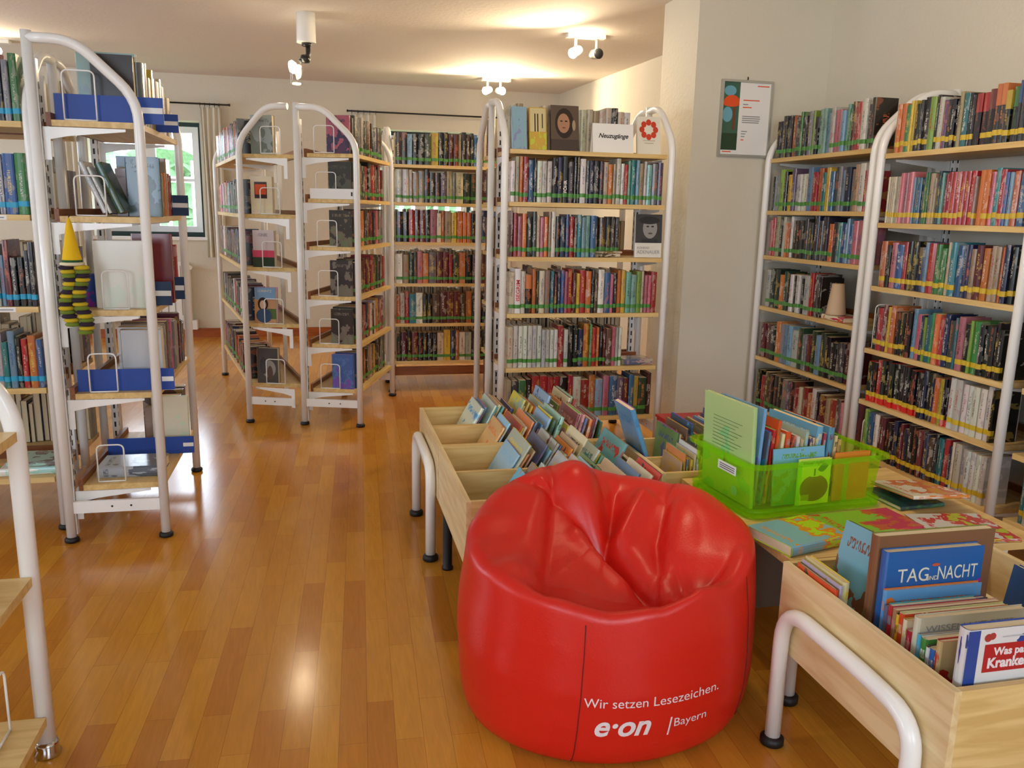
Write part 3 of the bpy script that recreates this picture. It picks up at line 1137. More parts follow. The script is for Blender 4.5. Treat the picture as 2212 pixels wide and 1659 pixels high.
# ------------------------------------------------------------------ turn the books into things: the largest in view become objects, the rest one mass
dg = bpy.context.evaluated_depsgraph_get()
scored = []
for b in BOOKS:
    w, sp, Mx, lb, gr = b
    c = Mx @ Vector((sp['t'] / 2, 0, sp['h'] / 2))
    v = world_to_camera_view(S, cam, c)
    n = (Mx.to_3x3() @ Vector((0, -1, 0))).normalized()
    to = (cam.location - c)
    dist = to.length
    face = max(0.0, n.dot(to.normalized()))
    inside = 0.0 < v.x < 1.0 and 0.0 < v.y < 1.0 and v.z > 0
    scored.append((w * sp['t'] * sp['h'] * face / dist ** 2 if inside else 0.0, b))
scored.sort(key=lambda p: -p[0])
N_IND = 265
cov = MB(); cov.col = True
for rank, (sc_, (w, sp, Mx, lb, gr)) in enumerate(scored):
    if rank < N_IND and sc_ > 0:
        b = make_book('book', sp, Mx, lb, 'book', gr)
        if sp.get('word'):
            wd, size = WORDS[sp['word']]
            Ms = Matrix(((0, -1, 0, sp['t'] / 2 + size * 0.36), (0, 0, -1, -0.0008), (1, 0, 0, 0), (0, 0, 0, 1)))
            text(wd, size, {'1': REDINK, '2': WHITEINK, '3': REDINK}[sp['word']], b, T(0, 0, 0.07 if sp['word'] != '2' else 0.055) @ Ms, 'spine_title', bold=0.0006, sx={'1': 1.15, '2': 1.1, '3': 1.0}[sp['word']])
    elif w >= 0:
        lm = {'G': 2, 'Y': 3, 'T': 4}.get(sp['lab'], 2)
        book_geo(cov, cov, cov if sp['lab'] else None, sp['t'], sp['d'], sp['h'], sp['base'], sp['ink'], sp['seed'], Mx, sp['hard'], lm, 1, 0, sp.get('lz', 0.03))
o = cov.build('books', [COVER, PAGES, LABG, LABY, LABT])
tag(o, 'rows of further books filling the shelves of the bookcases behind', 'books')
o['kind'] = 'stuff'


# ------------------------------------------------------------------ ceiling lamps
def pt_light(loc, power, col=(1.0, 0.78, 0.5), r=0.04, spot=None, size=2.2):
    L = bpy.data.lights.new('lamp_light', 'SPOT' if spot else 'POINT')
    L.energy = power
    L.color = col
    L.shadow_soft_size = r
    o = bpy.data.objects.new('lamp_light', L)
    o.location = loc
    if spot:
        L.spot_size = size
        L.spot_blend = 0.6
        o.rotation_euler = Vector(spot).to_track_quat('-Z', 'Y').to_euler()
    COL.objects.link(o)


def aim(loc, d):
    return Matrix.Translation(loc) @ Vector(d).normalized().to_track_quat('Z', 'Y').to_matrix().to_4x4()


lp = thing('ceiling_spotlight', 'white cylinder spotlight with black elbow arm and glass head on the ceiling', 'ceiling light', T(-0.07, 6.47, 2.8))
mb = MB(); mb.lathe([(0.068, -0.2), (0.068, -0.195), (0.066, 0)], (0, 0, 0), 28); mb.build('canister', WHITE, lp)
mb = MB()
mb.tube(fillet([(0.01, 0, -0.2), (0.012, 0, -0.28), (-0.002, -0.01, -0.3), (-0.05, -0.02, -0.335)], 0.02), 0.017, 12)
mb.lathe([(0.02, -0.225), (0.034, -0.22), (0.034, -0.2)], (0, 0, 0), 16)
mb.lathe([(0.005, -0.03), (0.03, -0.025), (0.036, 0), (0.03, 0.025), (0.005, 0.03)], (-0.01, -0.01, -0.31), 16)
mb.build('elbow_arm', BMETAL, lp)
mb = MB()
mb.lathe([(0.05, -0.0), (0.05, -0.14), (0.047, -0.145)], (-0.075, -0.025, -0.345), 24, cap=False)
hd = mb.build('glass_head', GLASS, lp)
mb = MB(); mb.lathe([(0.044, 0), (0.046, 0.012), (0.03, 0.03)], (0, 0, 0), 20, aim((-0.105, -0.03, -0.375), (-0.85, -0.5, -0.35)) @ R(pi, 'X')); mb.build('lens', GLOW, lp)
mb = MB(); mb.lathe([(0.03, -0.135), (0.03, -0.143)], (-0.075, -0.025, -0.345), 20); mb.build('bulb', GLOW, lp)
pt_light((-0.23, 6.36, 2.36), 14, spot=(-0.6, -0.4, -0.6))


def twin_spot(x, y, label, heads, w=0.3):
    r = thing('twin_spotlight', label, 'ceiling light', T(x, y, 2.8))
    mb = MB(); mb.box((-w / 2, -0.04, -0.028), (w / 2, 0.04, -0.0005)); mb.build('ceiling_plate', WHITE, r)
    for hx, hz, d, lit in heads:
        mb = MB()
        mb.tube([(hx, 0, -0.028), (hx, 0, hz + 0.03)], 0.012, 10)
        d = Vector(d).normalized()
        c = Vector((hx, 0, hz))
        mm = aim(c, d)
        mb.lathe([(0.02, -0.07), (0.036, -0.06), (0.04, 0.045)], (0, 0, 0), 20, mm)
        hd = mb.build('spot_head', WHITE if lit else GREYP, r)
        mb = MB(); mb.lathe([(0.0385, 0.0455), (0.03, 0.052), (0.004, 0.056)], (0, 0, 0), 20, mm); mb.build('bulb', GLOW if lit else DARK, hd)
        if lit:
            pt_light(Vector((x, y, 2.8)) + c + d * 0.16, lit, spot=d, r=0.05, size=2.7)
    return r


twin_spot(2.03, 6.52, 'twin ceiling spotlight with one head glowing and one head dark', [(-0.08, -0.13, (-0.6, -0.6, -0.35), 80), (0.09, -0.135, (0.1, -0.9, -0.1), 0)])
twin_spot(1.81, 8.89, 'twin ceiling spotlight with both heads glowing, nearest the far window', [(-0.09, -0.12, (-0.5, -0.7, -0.2), 70), (0.05, -0.12, (0.25, -0.9, -0.1), 90)])
twin_spot(-2.72, 8.35, 'twin ceiling spotlight at the left edge, just over the books', [(0.04, -0.09, (0.3, -0.9, -0.15), 25)])
twin_spot(0.75, 2.3, 'twin ceiling spotlight above us, turned to the poster wall and wall bookcases', [(-0.09, -0.11, (0.55, 0.78, -0.5), 32), (0.09, -0.11, (0.9, 0.3, -0.5), 28)])
# up-wash of the lit lamps on the ceiling comes from their open backs
pt_light((2.0, 6.42, 2.7), 5, r=0.03)
pt_light((1.8, 8.8, 2.7), 6, r=0.03)

# ------------------------------------------------------------------ curtains, rods, radiator
for x0, x1, lb in ((-2.75, -0.919, 'black curtain rod over the window at the left'), (0.314, 2.05, 'long black curtain rod over the far window in the middle')):
    r = thing('curtain_rod', lb, 'curtain rod', T(0, YB - 0.09, 2.495))
    mb = MB(); mb.tube([(x0, 0, 0), (x1, 0, 0)], 0.009, 10); mb.build('rod', BMETAL, r)
    for xe in (x0, x1):
        mb = MB(); mb.lathe([(0.004, -0.014), (0.013, 0), (0.004, 0.014)], (xe, 0, 0), 10); mb.build('finial', BMETAL, r)
    for xb in (x0 + 0.12, x1 - 0.12):
        mb = MB(); mb.tube([(xb, 0, 0), (xb, 0.09, 0)], 0.006, 8); mb.build('rod_bracket', BMETAL, r)


def curtain(x0, x1, z0, z1, label, waves):
    r = thing('curtain', label, 'curtain', T(0, YB - 0.09, 0))
    mb = MB()
    nx, nz = waves * 10, 14
    for side in (0, 1):
        for j in range(nz + 1):
            t = j / nz
            for i in range(nx + 1):
                u = i / nx
                xx = x0 + (x1 - x0) * u
                amp = 0.02 + 0.012 * (1 - t)
                mb.v.append(Vector((xx + 0.01 * sin(6 * u + 3 * t), amp * sin(2 * pi * waves * u + 0.4 * sin(3 * t)) + side * 0.003, z0 + (z1 - z0) * t)))
    n = (nx + 1)
    for side in (0, 1):
        o = side * n * (nz + 1)
        for j in range(nz):
            for i in range(nx):
                a = o + j * n + i
                q = [a, a + 1, a + n + 1, a + n]
                mb.face(q if not side else q[::-1], 0, smooth=True)
    mb.build('cloth', CURT, r)
    mb = MB()
    for k in range(waves + 1):
        xx = x0 + (x1 - x0) * k / waves
        mb.tube([(xx, 0.016 * cos(a), 2.492 + 0.016 * sin(a)) for a in [2 * pi * q / 10 for q in range(10)]], 0.0025, 5, closed=True)
        mb.tube([(xx, 0, 2.476), (xx, 0, z1 - 0.005)], 0.002, 5)
    mb.build('ring', BMETAL, r)


curtain(-1.215, -1.02, 0.89, 2.46, 'cream curtain gathered beside the green-framed window', 4)
curtain(-2.62, -2.4, 0.89, 2.46, 'cream curtain at the hidden far side of the green-framed window', 4)
curtain(0.36, 0.62, 0.89, 2.46, 'cream curtain at the near end of the long rod, behind books', 4)

r = thing('radiator', 'white ribbed panel radiator under the green-framed window', 'radiator', T(0, YB - 0.12, 0))
mb = MB(); mb.box((-2.4, 0, 0.2), (-1.47, 0.06, 0.84)); 
for k in range(13):
    x = -2.37 + k * 0.072
    mb.box((x, -0.004, 0.26), (x + 0.008, 0.0, 0.8), None, 1)
mb.build('panel', [RAD, GREYP], r)
mb = MB(); mb.tube(fillet([(-1.47, 0.03, 0.78), (-1.415, 0.03, 0.78), (-1.415, 0.03, 0.2)], 0.02), 0.012, 8); mb.build('pipe', RAD, r)
mb = MB(); mb.lathe([(0.026, -0.03), (0.026, 0.02), (0.018, 0.03)], (0, 0, 0), 14, aim((-1.4, -0.02, 0.78), (0.3, -1, 0))); mb.build('valve_knob', CARD, r)
mb = MB(); mb.box((-1.5, 0.0, 0.10), (-1.36, 0.1, 0.2)); mb.build('pipe_cover', RAD, r)

# ------------------------------------------------------------------ framed poster
pw, ph = 0.345, 0.455
r = thing('framed_poster', 'silver-framed poster with a red mushroom picture on the white wall', 'poster', T(2.405, 4.9195, 1.815))
mb = MB()
for lo, hi in (((0, -0.025, 0), (0.014, 0, ph)), ((pw - 0.014, -0.025, 0), (pw, 0, ph)), ((0.014, -0.025, ph - 0.014), (pw - 0.014, 0, ph)), ((0.014, -0.025, 0), (pw - 0.014, 0, 0.014))):
    mb.box(lo, hi)
mb.build('frame', SILVER, r)
mb = MB(); mb.tube([(pw / 2, -0.012, ph), (pw / 2, -0.012, ph + 0.02)], 0.004, 8); mb.build('hook', DARK, r)
PG = plain('poster_green', rgb(60, 100, 80), 0.6)
PG2 = plain('poster_dark_green', rgb(40, 66, 36), 0.6)
PS = plain('poster_sky', rgb(110, 170, 190), 0.6)
PO = plain('poster_orange', rgb(232, 84, 26), 0.6)
PB = plain('poster_brown', rgb(120, 62, 34), 0.6)
PT = plain('poster_grey_text', rgb(150, 150, 155), 0.6)
y = -0.0145
X, Zv = (1, 0, 0), (0, 0, 1)


def rect(mb, x0, z0, x1, z1, y, mi):
    i = len(mb.v)
    mb.v += [Vector((x0, y, z0)), Vector((x1, y, z0)), Vector((x1, y, z1)), Vector((x0, y, z1))]
    mb.face([i, i + 1, i + 2, i + 3], mi)


mb = MB(); mb.box((0.014, -0.014, 0.014), (pw - 0.014, -0.004, ph - 0.014))
for x0, x1, z, mi in ((0.24, 0.32, ph - 0.035, 1), (0.15, 0.26, 0.335, 1), (0.15, 0.185, 0.31, 0), (0.15, 0.21, 0.293, 1), (0.15, 0.27, 0.24, 0), (0.15, 0.272, 0.228, 0), (0.15, 0.268, 0.216, 0), (0.15, 0.265, 0.204, 0), (0.15, 0.19, 0.15, 0), (0.15, 0.18, 0.136, 0), (0.15, 0.175, 0.12, 0), (0.15, 0.17, 0.1, 1), (0.03, 0.09, 0.027, 1)):
    rect(mb, x0, z, x1, z + 0.006, -0.0145, mi + 1)
sheet = mb.build('sheet', [CARD, PT, PO], r)
mb = MB()
rect(mb, 0.014, 0.04, 0.125, ph - 0.014, y, 0)
rect(mb, 0.014, 0.04, 0.125, 0.14, y - 0.0002, 1)
mb.disc((0.05, y - 0.0003, 0.25), 0.034, 0.045, X, Zv, 0, 16, 2)
mb.disc((0.06, y - 0.0003, 0.39), 0.04, 0.03, X, Zv, 0, 16, 2)
rect(mb, 0.086, 0.16, 0.102, 0.32, y - 0.0004, 4)
i = len(mb.v)
for k in range(13):
    a = pi * k / 12
    mb.v.append(Vector((min(0.125, 0.075 + 0.06 * cos(a)), y - 0.0006, 0.31 + 0.055 * sin(a))))
mb.face([i + k for k in range(13)], 3)
mb.disc((0.072, y - 0.0005, 0.312), 0.055, 0.016, X, Zv, 0, 16, 3)
mb.build('picture', [PG, PG2, PS, PO, PB], sheet)


# ------------------------------------------------------------------ cover helpers
FX = lambda t, dx=0.0006: Matrix(((0, 0, 1, t + dx), (1, 0, 0, 0), (0, 1, 0, 0), (0, 0, 0, 1)))        # text plane on the +x board
FN = lambda d, dx=0.0006: Matrix(((0, 0, -1, -dx), (-1, 0, 0, d), (0, 1, 0, 0), (0, 0, 0, 1)))         # text plane on the -x board
FACE = R(-pi / 2)      # turns the +x board to face the -y side


def flat_art(parent, Mx, shapes, name='cover_picture'):
    """shapes: ('d', cx, cy, rx, ry, rgb) or ('r', x0, y0, x1, y1, rgb) in text-plane coordinates"""
    mb = MB()
    mb.col = True
    for k, s_ in enumerate(shapes):
        i = len(mb.v)
        zz = 0.0003 * k
        if s_[0] == 'd':
            _, cx, cy, rx, ry, c = s_
            for j in range(18):
                a = 2 * pi * j / 18
                mb.v.append(Vector((cx + rx * cos(a), cy + ry * sin(a), zz)))
            n = 18
        elif s_[0] == 'r':
            _, x0, y0, x1, y1, c = s_
            mb.v += [Vector((x0, y0, zz)), Vector((x1, y0, zz)), Vector((x1, y1, zz)), Vector((x0, y1, zz))]
            n = 4
        else:
            pts, c = s_[1], s_[2]
            for q in pts:
                mb.v.append(Vector((q[0], q[1], zz)))
            n = len(pts)
        col = rgb(*c)[:3] + (0.0,)
        mb.face([i + j for j in range(n)], 0, [(0, 0)] * n, col, col)
    return mb.build(name, ART, parent, Mx)


def pbook(M, base, ink, t, d, h, label, group=None, flag=0.0, lab=None, mat=None, hard=True):
    if flag > 0.9:
        ink = base
    spec = dict(t=t, d=d, h=h, base=rgb(*base), ink=rgb(*ink)[:3] + (flag,), seed=rnd.random(), lab=lab, hard=hard, lz=h * 0.75)
    return make_book('picture_book', spec, M, label, 'picture book', group, mat or PCOVER)


# display books and the sign on the new-arrivals bookcase
zt = Z6[0] + 0.001


def display(x, yv, d, h, base, ink, label, tilt=10, z=zt, t=0.02, mat=None, flag=1.0, M0=MN):
    return loose_one(M0 @ T(x, yv, z) @ R(radians(-tilt), 'X') @ FACE, base, ink, t, d, h, label, mat, flag)


def loose_one(Mx, base, ink, t, d, h, label, mat=None, flag=0.0, lab=None, name='book'):
    if flag > 0.9:
        ink = base
    spec = dict(t=t, d=d, h=h, base=rgb(*base), ink=rgb(*ink)[:3] + (flag,), seed=rnd.random(), lab=lab, hard=True)
    return make_book(name, spec, Mx, label, 'book', None, mat or PCOVER)


display(0.055, 0.10, 0.085, 0.235, (140, 180, 200), (220, 140, 160), 'pale blue book facing out at the start of the top shelf with sign', t=0.03)
b = display(0.155, 0.10, 0.10, 0.235, (206, 170, 70), (60, 50, 40), 'ochre book with two dark figures facing out on the sign shelf', t=0.03)
flat_art(b, FX(0.03), [('r', 0.005, 0.1, 0.095, 0.23, (214, 200, 150)), ('r', 0.03, 0.1, 0.037, 0.2, (40, 36, 34)), ('r', 0.046, 0.1, 0.053, 0.2, (40, 36, 34)), ('r', 0.073, 0.12, 0.079, 0.2, (60, 50, 44))])
b = display(0.275, 0.085, 0.165, 0.25, (70, 60, 54), (180, 170, 150), 'dark book with a large face on its cover, facing out', t=0.035)
flat_art(b, FX(0.035), [('r', 0.0, 0.06, 0.165, 0.25, (92, 78, 66)), ('d', 0.08, 0.15, 0.055, 0.085, (44, 34, 30)), ('d', 0.075, 0.15, 0.036, 0.055, (176, 130, 100)), ('d', 0.062, 0.162, 0.008, 0.004, (40, 30, 26)), ('d', 0.09, 0.162, 0.008, 0.004, (40, 30, 26)), ('d', 0.076, 0.125, 0.01, 0.004, (130, 60, 56)), ('d', 0.135, 0.14, 0.01, 0.03, (170, 150, 120))])
b = display(0.80, 0.10, 0.145, 0.215, (232, 228, 214), (210, 60, 36), 'white book with a red petal ring cover, facing out', t=0.025)
pet = []
for k in range(8):
    a = pi / 2 + 2 * pi * k / 8
    pet.append(('d', 0.072 + 0.042 * cos(a), 0.14 + 0.042 * sin(a), 0.016, 0.018, (206, 66, 40)))
pet += [('r', 0.035, 0.075, 0.11, 0.079, (190, 180, 160)), ('r', 0.045, 0.06, 0.1, 0.064, (190, 180, 160))]
flat_art(b, FX(0.025), pet)
sg = thing('table_sign', 'white folded card sign lettered in black script on the top shelf', 'sign', MN @ T(0.52, 0.045, zt))
mb = MB()
mb.prism([(0, 0), (0.245, 0), (0.245, 0.0015), (0, 0.0015)], 0, 0.165, R(radians(-9), 'X'))
fc = mb.build('front_card', CARD, sg)
mb = MB()
mb.prism([(0, 0.055), (0.245, 0.055), (0.245, 0.0565), (0, 0.0565)], 0.0, 0.165, T(0, 0.0565, 0) @ R(radians(9), 'X') @ T(0, -0.0565, 0))
mb.build('back_card', CARD, sg)
SG = R(radians(-9), 'X') @ Matrix(((1, 0, 0, 0), (0, 0, -1, -0.0006), (0, 1, 0, 0), (0, 0, 0, 1)))
text('Neuzugänge', 0.036, INK, fc, SG @ T(0.1225, 0.085, 0), 'printed_text', 'CENTER', 0.0002, 0.35, 0.0008)
# cream books standing behind the displays
seq = 'cacc acca ccwc cacc kcw'.replace(' ', '')
x = 0.06
for k, c in enumerate(seq):
    t = 0.038
    sp = dict(t=t - 0.001, d=0.15, h=rnd.uniform(0.235, 0.262), base=jit(c, 0.06), ink=inkfor(c), seed=rnd.random(), lab=None, hard=True)
    make_book('book', sp, MN @ T(x, 0.165, zt), '%s book, %s from left, standing behind the white sign row' % ({'c': 'cream', 'a': 'tan', 'w': 'off-white', 'k': 'black'}[c], ORD[k]), 'book', 'old books behind the display')
    x += t
# portrait book and lying books on lower shelves of the same case
z3 = Z6[2] + 0.001
b = display(0.795, 0.05, 0.165, 0.25, (228, 226, 216), (50, 50, 52), 'white biography with a grey portrait photo on its cover, facing out', t=0.03, z=z3, tilt=3)
flat_art(b, FX(0.03), [('r', 0.0, 0.085, 0.165, 0.25, (56, 56, 58)), ('d', 0.09, 0.17, 0.045, 0.06, (150, 148, 146)), ('d', 0.085, 0.215, 0.065, 0.022, (36, 36, 38)), ('d', 0.075, 0.18, 0.009, 0.005, (40, 40, 42)), ('d', 0.105, 0.18, 0.009, 0.005, (40, 40, 42)), ('d', 0.092, 0.14, 0.014, 0.005, (70, 68, 68)), ('r', 0.04, 0.085, 0.14, 0.108, (40, 40, 44))])
text('KONRAD', 0.019, PT, b, FX(0.03, 0.001) @ T(0.012, 0.05, 0), sx=0.95)
text('ADENAUER', 0.029, PT, b, FX(0.03, 0.001) @ T(0.012, 0.022, 0), sx=0.95)


def lying(Mx, base, ink, t, d, h, label, name='book', mat=None, flag=0.0, lab=None):
    """a book lying flat: +x board up; local d along y, h along x"""
    spec = dict(t=t, d=d, h=h, base=rgb(*base), ink=rgb(*ink)[:3] + (flag,), seed=rnd.random(), lab=lab, hard=True)
    Ml_ = Matrix(((0, 0, 1, 0), (0, 1, 0, 0), (1, 0, 0, 0), (0, 0, 0, 1)))       # x->z, z->x, y->y (mirrored, closed box)
    Ml_ = Matrix(((0, 0, -1, h), (0, 1, 0, 0), (1, 0, 0, 0), (0, 0, 0, 1)))
    return make_book(name, spec, Mx @ Ml_, label, 'book' if name == 'book' else 'picture book', None, mat or PCOVER)


lying(MN @ T(0.57, 0.02, z3) @ R(radians(12)), (90, 80, 60), (220, 210, 190), 0.02, 0.11, 0.15, 'thin dark brochure lying flat before the grey portrait book')
lying(MN @ T(0.60, 0.016, z3 + 0.0215) @ R(radians(20)), (150, 120, 70), (220, 210, 190), 0.012, 0.1, 0.14, 'open tan booklet lying on the dark brochure')
lying(MN @ T(0.76, 0.02, Z6[4] + 0.001) @ R(radians(3)), (90, 100, 130), (180, 150, 150), 0.035, 0.14, 0.19, 'thick grey-blue book lying flat alone on its shelf')

# legible spines
def spine_word(where, z, x, t, h, base, word, ink, size, label, lab='G', d=0.15, y=0.006, M0=None, wz=None):
    sp = dict(t=t, d=d, h=h, base=rgb(*base), ink=rgb(*base)[:3] + (0.0,), seed=0.3, lab=lab, hard=True)
    b = make_book('book', sp, M0 @ T(x, y, z + 0.0008), label, 'book')
    Ms = Matrix(((0, -1, 0, t / 2), (0, 0, -1, -0.0006), (1, 0, 0, 0), (0, 0, 0, 1)))       # reads upwards on the spine
    text(word, size, ink, b, Ms @ T(wz or 0.06, -size * 0.36, 0), 'spine_title', bold=0.0006)
    return b


# felt ornament
g = thing('felt_ornament', 'yellow felt cone ornament with two striped yarn tails hanging from the shelf', 'ornament', T(-0.985, 3.688, 1.39))
mb = MB(); mb.lathe([(0.002, 0.0), (0.01, -0.02), (0.036, -0.165), (0.037, -0.17)], (0, 0, 0), 20); mb.build('cone_hat', FELTY, g)
mb = MB(); mb.lathe([(0.0372, -0.168), (0.038, -0.176), (0.0375, -0.177)], (0, 0, 0), 20, cap=False); mb.build('hat_band', FELTG, g)
mb = MB(); mb.lathe([(0.03, -0.175), (0.046, -0.18), (0.046, -0.188), (0.03, -0.192)], (0, 0, 0), 20); mb.build('hat_brim', FELTW, g)
mb = MB(); mb.tube([(0, 0, 0), (0.0, 0.03, 0.012)], 0.002, 6); mb.build('hanging_loop', BMETAL, g)
for k, (sx, L) in enumerate(((-0.024, 15), (0.024, 17))):
    mb = MB()
    for j in range(L):
        zc = -0.198 - j * 0.0165 * (1.0)
        cx = sx + 0.012 * sin(j * 0.5 + k)
        mb.lathe([(0.004, zc - 0.012), (0.026, zc - 0.008), (0.031, zc), (0.02, zc + 0.008), (0.004, zc + 0.01)], (cx, 0.004 * (j % 2), 0), 12, None, (j + k) % 3)
    mb.build('yarn_tail', [YARNK, YARNY, YARNG], g)

# blue dividers of bookcase B
def divider(x0, x1, y, z, h, label, stripe=None, dark=False):
    r = thing('shelf_divider', label, 'shelf divider', T(x0, y, z + 0.001), 'blue shelf dividers')
    mb = MB(); mb.box((0, 0, 0), (x1 - x0, 0.006, h)); mb.build('board', BLUEBOARD if not dark else plain('dark_blue_board', rgb(20, 52, 92), 0.5), r)
    w = x1 - x0
    if stripe:
        mb = MB(); mb.box((w - stripe, -0.001, h * 0.4), (w - 0.002, 0.007, h * 0.62)); mb.build('label_strip', CARD, r)


divider(-1.032, -0.622, 3.802, Z5[0], 0.105, 'long blue divider across the front of the top shelf', 0.085)
divider(-1.03, -0.625, 4.192, Z5[0], 0.08, 'blue divider farther back on the top shelf, its end sticking out', 0.1)
divider(-1.03, -0.645, 4.495, Z5[1], 0.1, 'dark blue-green divider on the second shelf down', 0.08, True)
divider(-1.03, -0.655, 3.93, Z5[2], 0.105, 'nearer of two navy dividers beside the big white folder', 0.08, True)
divider(-1.03, -0.64, 4.192, Z5[2], 0.105, 'farther of two navy dividers beside the big white folder', 0.08, True)
divider(-1.034, -0.645, 3.80, Z5[3], 0.095, 'long bright blue divider on the fourth shelf down', 0.05)
divider(-1.034, -0.64, 4.20, Z5[4], 0.085, 'long bright blue divider standing over the lowest shelf', 0.05)
# front pieces on bookcase B's shelves
for k, (z, x0, hh, w, yy) in enumerate(((Z5[0], -0.99, 0.19, 0.12, 3.775), (Z5[1], -0.98, 0.16, 0.115, 3.79), (Z5[2], -0.9, 0.16, 0.1, 3.775), (Z5[3], -0.98, 0.165, 0.11, 3.775), (Z5[4], -0.98, 0.165, 0.11, 3.79))):
    bookend(T(x0, yy, z), 'white wire bookend at the near end of the %s with blue dividers' % SHN[k].replace(' down', ''), w, hh)
loose_one(T(-0.90, 3.885, Z5[0] + 0.001) @ FACE, (34, 30, 32), (70, 64, 60), 0.05, 0.165, 0.27, 'large black-covered book facing us above the long blue divider', flag=1.0)
loose_one(T(-0.965, 4.30 - 0.41, Z5[0] + 0.001) @ T(0, 0.003, 0) @ FACE @ T(-0.024, 0, 0), (150, 180, 176), (190, 206, 200), 0.022, 0.23, 0.285, 'tall grey-green folder standing behind the large black book', flag=1.0)
Q = lambda x, y, z, a: T(x, y, z) @ R(radians(a), 'Y')
for k, (x, a, base, t, h, lb) in enumerate(((-0.96, -22, (206, 206, 206), 0.02, 0.22, 'white journal leaning on the second shelf by the wire bookend'), (-0.935, -22, (222, 222, 214), 0.012, 0.2, 'thin white journal leaning next to the first white journal'), (-0.90, -22, (52, 74, 30), 0.03, 0.215, 'dark green book leaning beside the white journals'))):
    loose_one(T(x + 0.07, 3.83, Z5[1] + 0.012) @ R(radians(a), 'Y'), base, (40, 120, 140), t, 0.16, h, lb, COVER)
loose_one(T(-0.82, 3.99, Z5[1] + 0.001) @ FACE, (110, 140, 160), (60, 80, 90), 0.025, 0.14, 0.25, 'slate blue book facing us on the second shelf behind the journals')
b = loose_one(T(-0.945, 3.90, Z5[2] + 0.001) @ FACE, (226, 224, 212), (214, 210, 196), 0.07, 0.22, 0.285, 'big blank white folder facing us on the third shelf', flag=1.0)
loose_one(T(-1.025, 3.93, Z5[2] + 0.001) @ FACE, (34, 60, 120), (40, 70, 130), 0.05, 0.09, 0.14, 'small blue box book left of the big white folder', flag=1.0)
loose_one(T(-0.83, 4.06, Z5[2] + 0.001) @ FACE, (116, 34, 36), (130, 40, 40), 0.03, 0.17, 0.31, 'tall dark red folder behind the big white folder', flag=1.0)
loose_one(T(-0.87, 3.93, Z5[3] + 0.001) @ FACE, (196, 200, 206), (210, 212, 216), 0.06, 0.17, 0.255, 'pale grey book facing us behind the bright blue divider', flag=1.0)
lying(T(-1.0, 3.84, Z5[4] + 0.001), (170, 176, 184), (90, 96, 110), 0.05, 0.2, 0.27, 'thick grey-white book lying on the lowest shelf behind wire hoop')
loose_one(T(-0.84, 4.30, Z5[4] + 0.09) @ T(0, 0, -0.088) @ FACE, (226, 218, 190), (200, 190, 160), 0.03, 0.17, 0.27, 'cream folder facing us on the lowest shelf behind the divider', flag=1.0)
# things lying on bookcase A's bottom shelf
lying(T(-1.42, 3.93, Z5[4] + 0.001) @ R(radians(4)), (238, 238, 230), (170, 220, 205), 0.035, 0.22, 0.24, 'white box book lying on the lowest shelf left of the white post')
lying(T(-1.40, 3.96, Z5[4] + 0.037) @ R(radians(-4)), (170, 214, 200), (120, 110, 110), 0.02, 0.19, 0.23, 'mint-green picture book lying on the white box book', mat=PCOVER)
lying(T(-1.58, 3.94, Z5[4] + 0.001) @ R(radians(10)), (150, 190, 40), (220, 120, 60), 0.015, 0.14, 0.16, 'lime and orange leaflet lying left of the mint-green picture book')
lying(T(-1.52, 3.95, Z5[2] + 0.001) @ R(radians(6)), (200, 214, 206), (120, 150, 160), 0.03, 0.14, 0.15, 'pale grey book lying on the third shelf at the left edge')
for k, z in enumerate(Z5[:3]):
    s = sha[k]
    shelf_tag(T(A_L - 0.2, 0, z - 0.024), 0.085, s)

# near-end books and hoops of the free-standing unit
uR = Vector((ux.x, ux.y, 0)).normalized()
vR = Vector((-uR.y, uR.x, 0))
dvec = Vector((Mp.x - Ap.x, Mp.y - Ap.y, 0)).normalized()
covers_r = [((176, 96, 116), (60, 60, 90), 'pink-covered book', 0.038), ((60, 62, 60), (90, 90, 80), 'dark grey book', 0.02), ((64, 62, 58), (120, 110, 90), 'charcoal book', 0.02), ((58, 54, 54), (120, 110, 100), 'black-brown book', 0.025), ((56, 50, 50), (120, 110, 100), 'dark plum book', 0.03), ((70, 104, 166), (90, 120, 180), 'clear blue book', 0.03)]
for k, z in enumerate(Z6):
    base, ink, nm, t = covers_r[k]
    Mk = MMR @ T(0.062, 0.01, z + 0.001) @ R(pi / 2) @ FACE    # cover turned to the near end
    Mk = MMR @ T(0.062 - t - 0.002, 0.012, z + 0.001)
    sp = dict(t=t, d=0.15, h=0.235, base=rgb(*base), ink=rgb(*ink)[:3] + (0.0,), seed=rnd.random(), lab=None, hard=True)
    make_book('book', sp, MMR @ T(0.068 - t, 0.05, z + 0.0008), '%s with its cover to us, right wing, %s' % (nm, SHN[k]), 'book', None, PCOVER)
    o = bookend(MMR @ T(0.03 if t < 0.034 else 0.008, 0.145, z) @ R(pi / 2), 'white wire bookend on the right wing, %s' % SHN[k], 0.13, 0.165)
bd = thing('paper_strip', 'white paper strip standing on the second shelf of the right wing', 'paper strip', MMR @ T(0.0245, 0.045, Z6[1] + 0.001))
mb = MB(); mb.box((0, -0.02, 0), (0.002, 0.27, 0.065)); mb.build('sheet', CARD, bd)
mb = MB(); mb.box((-0.0008, -0.01, 0.02), (0.0, 0.0, 0.045)); mb.build('printed_mark', INK, bd)
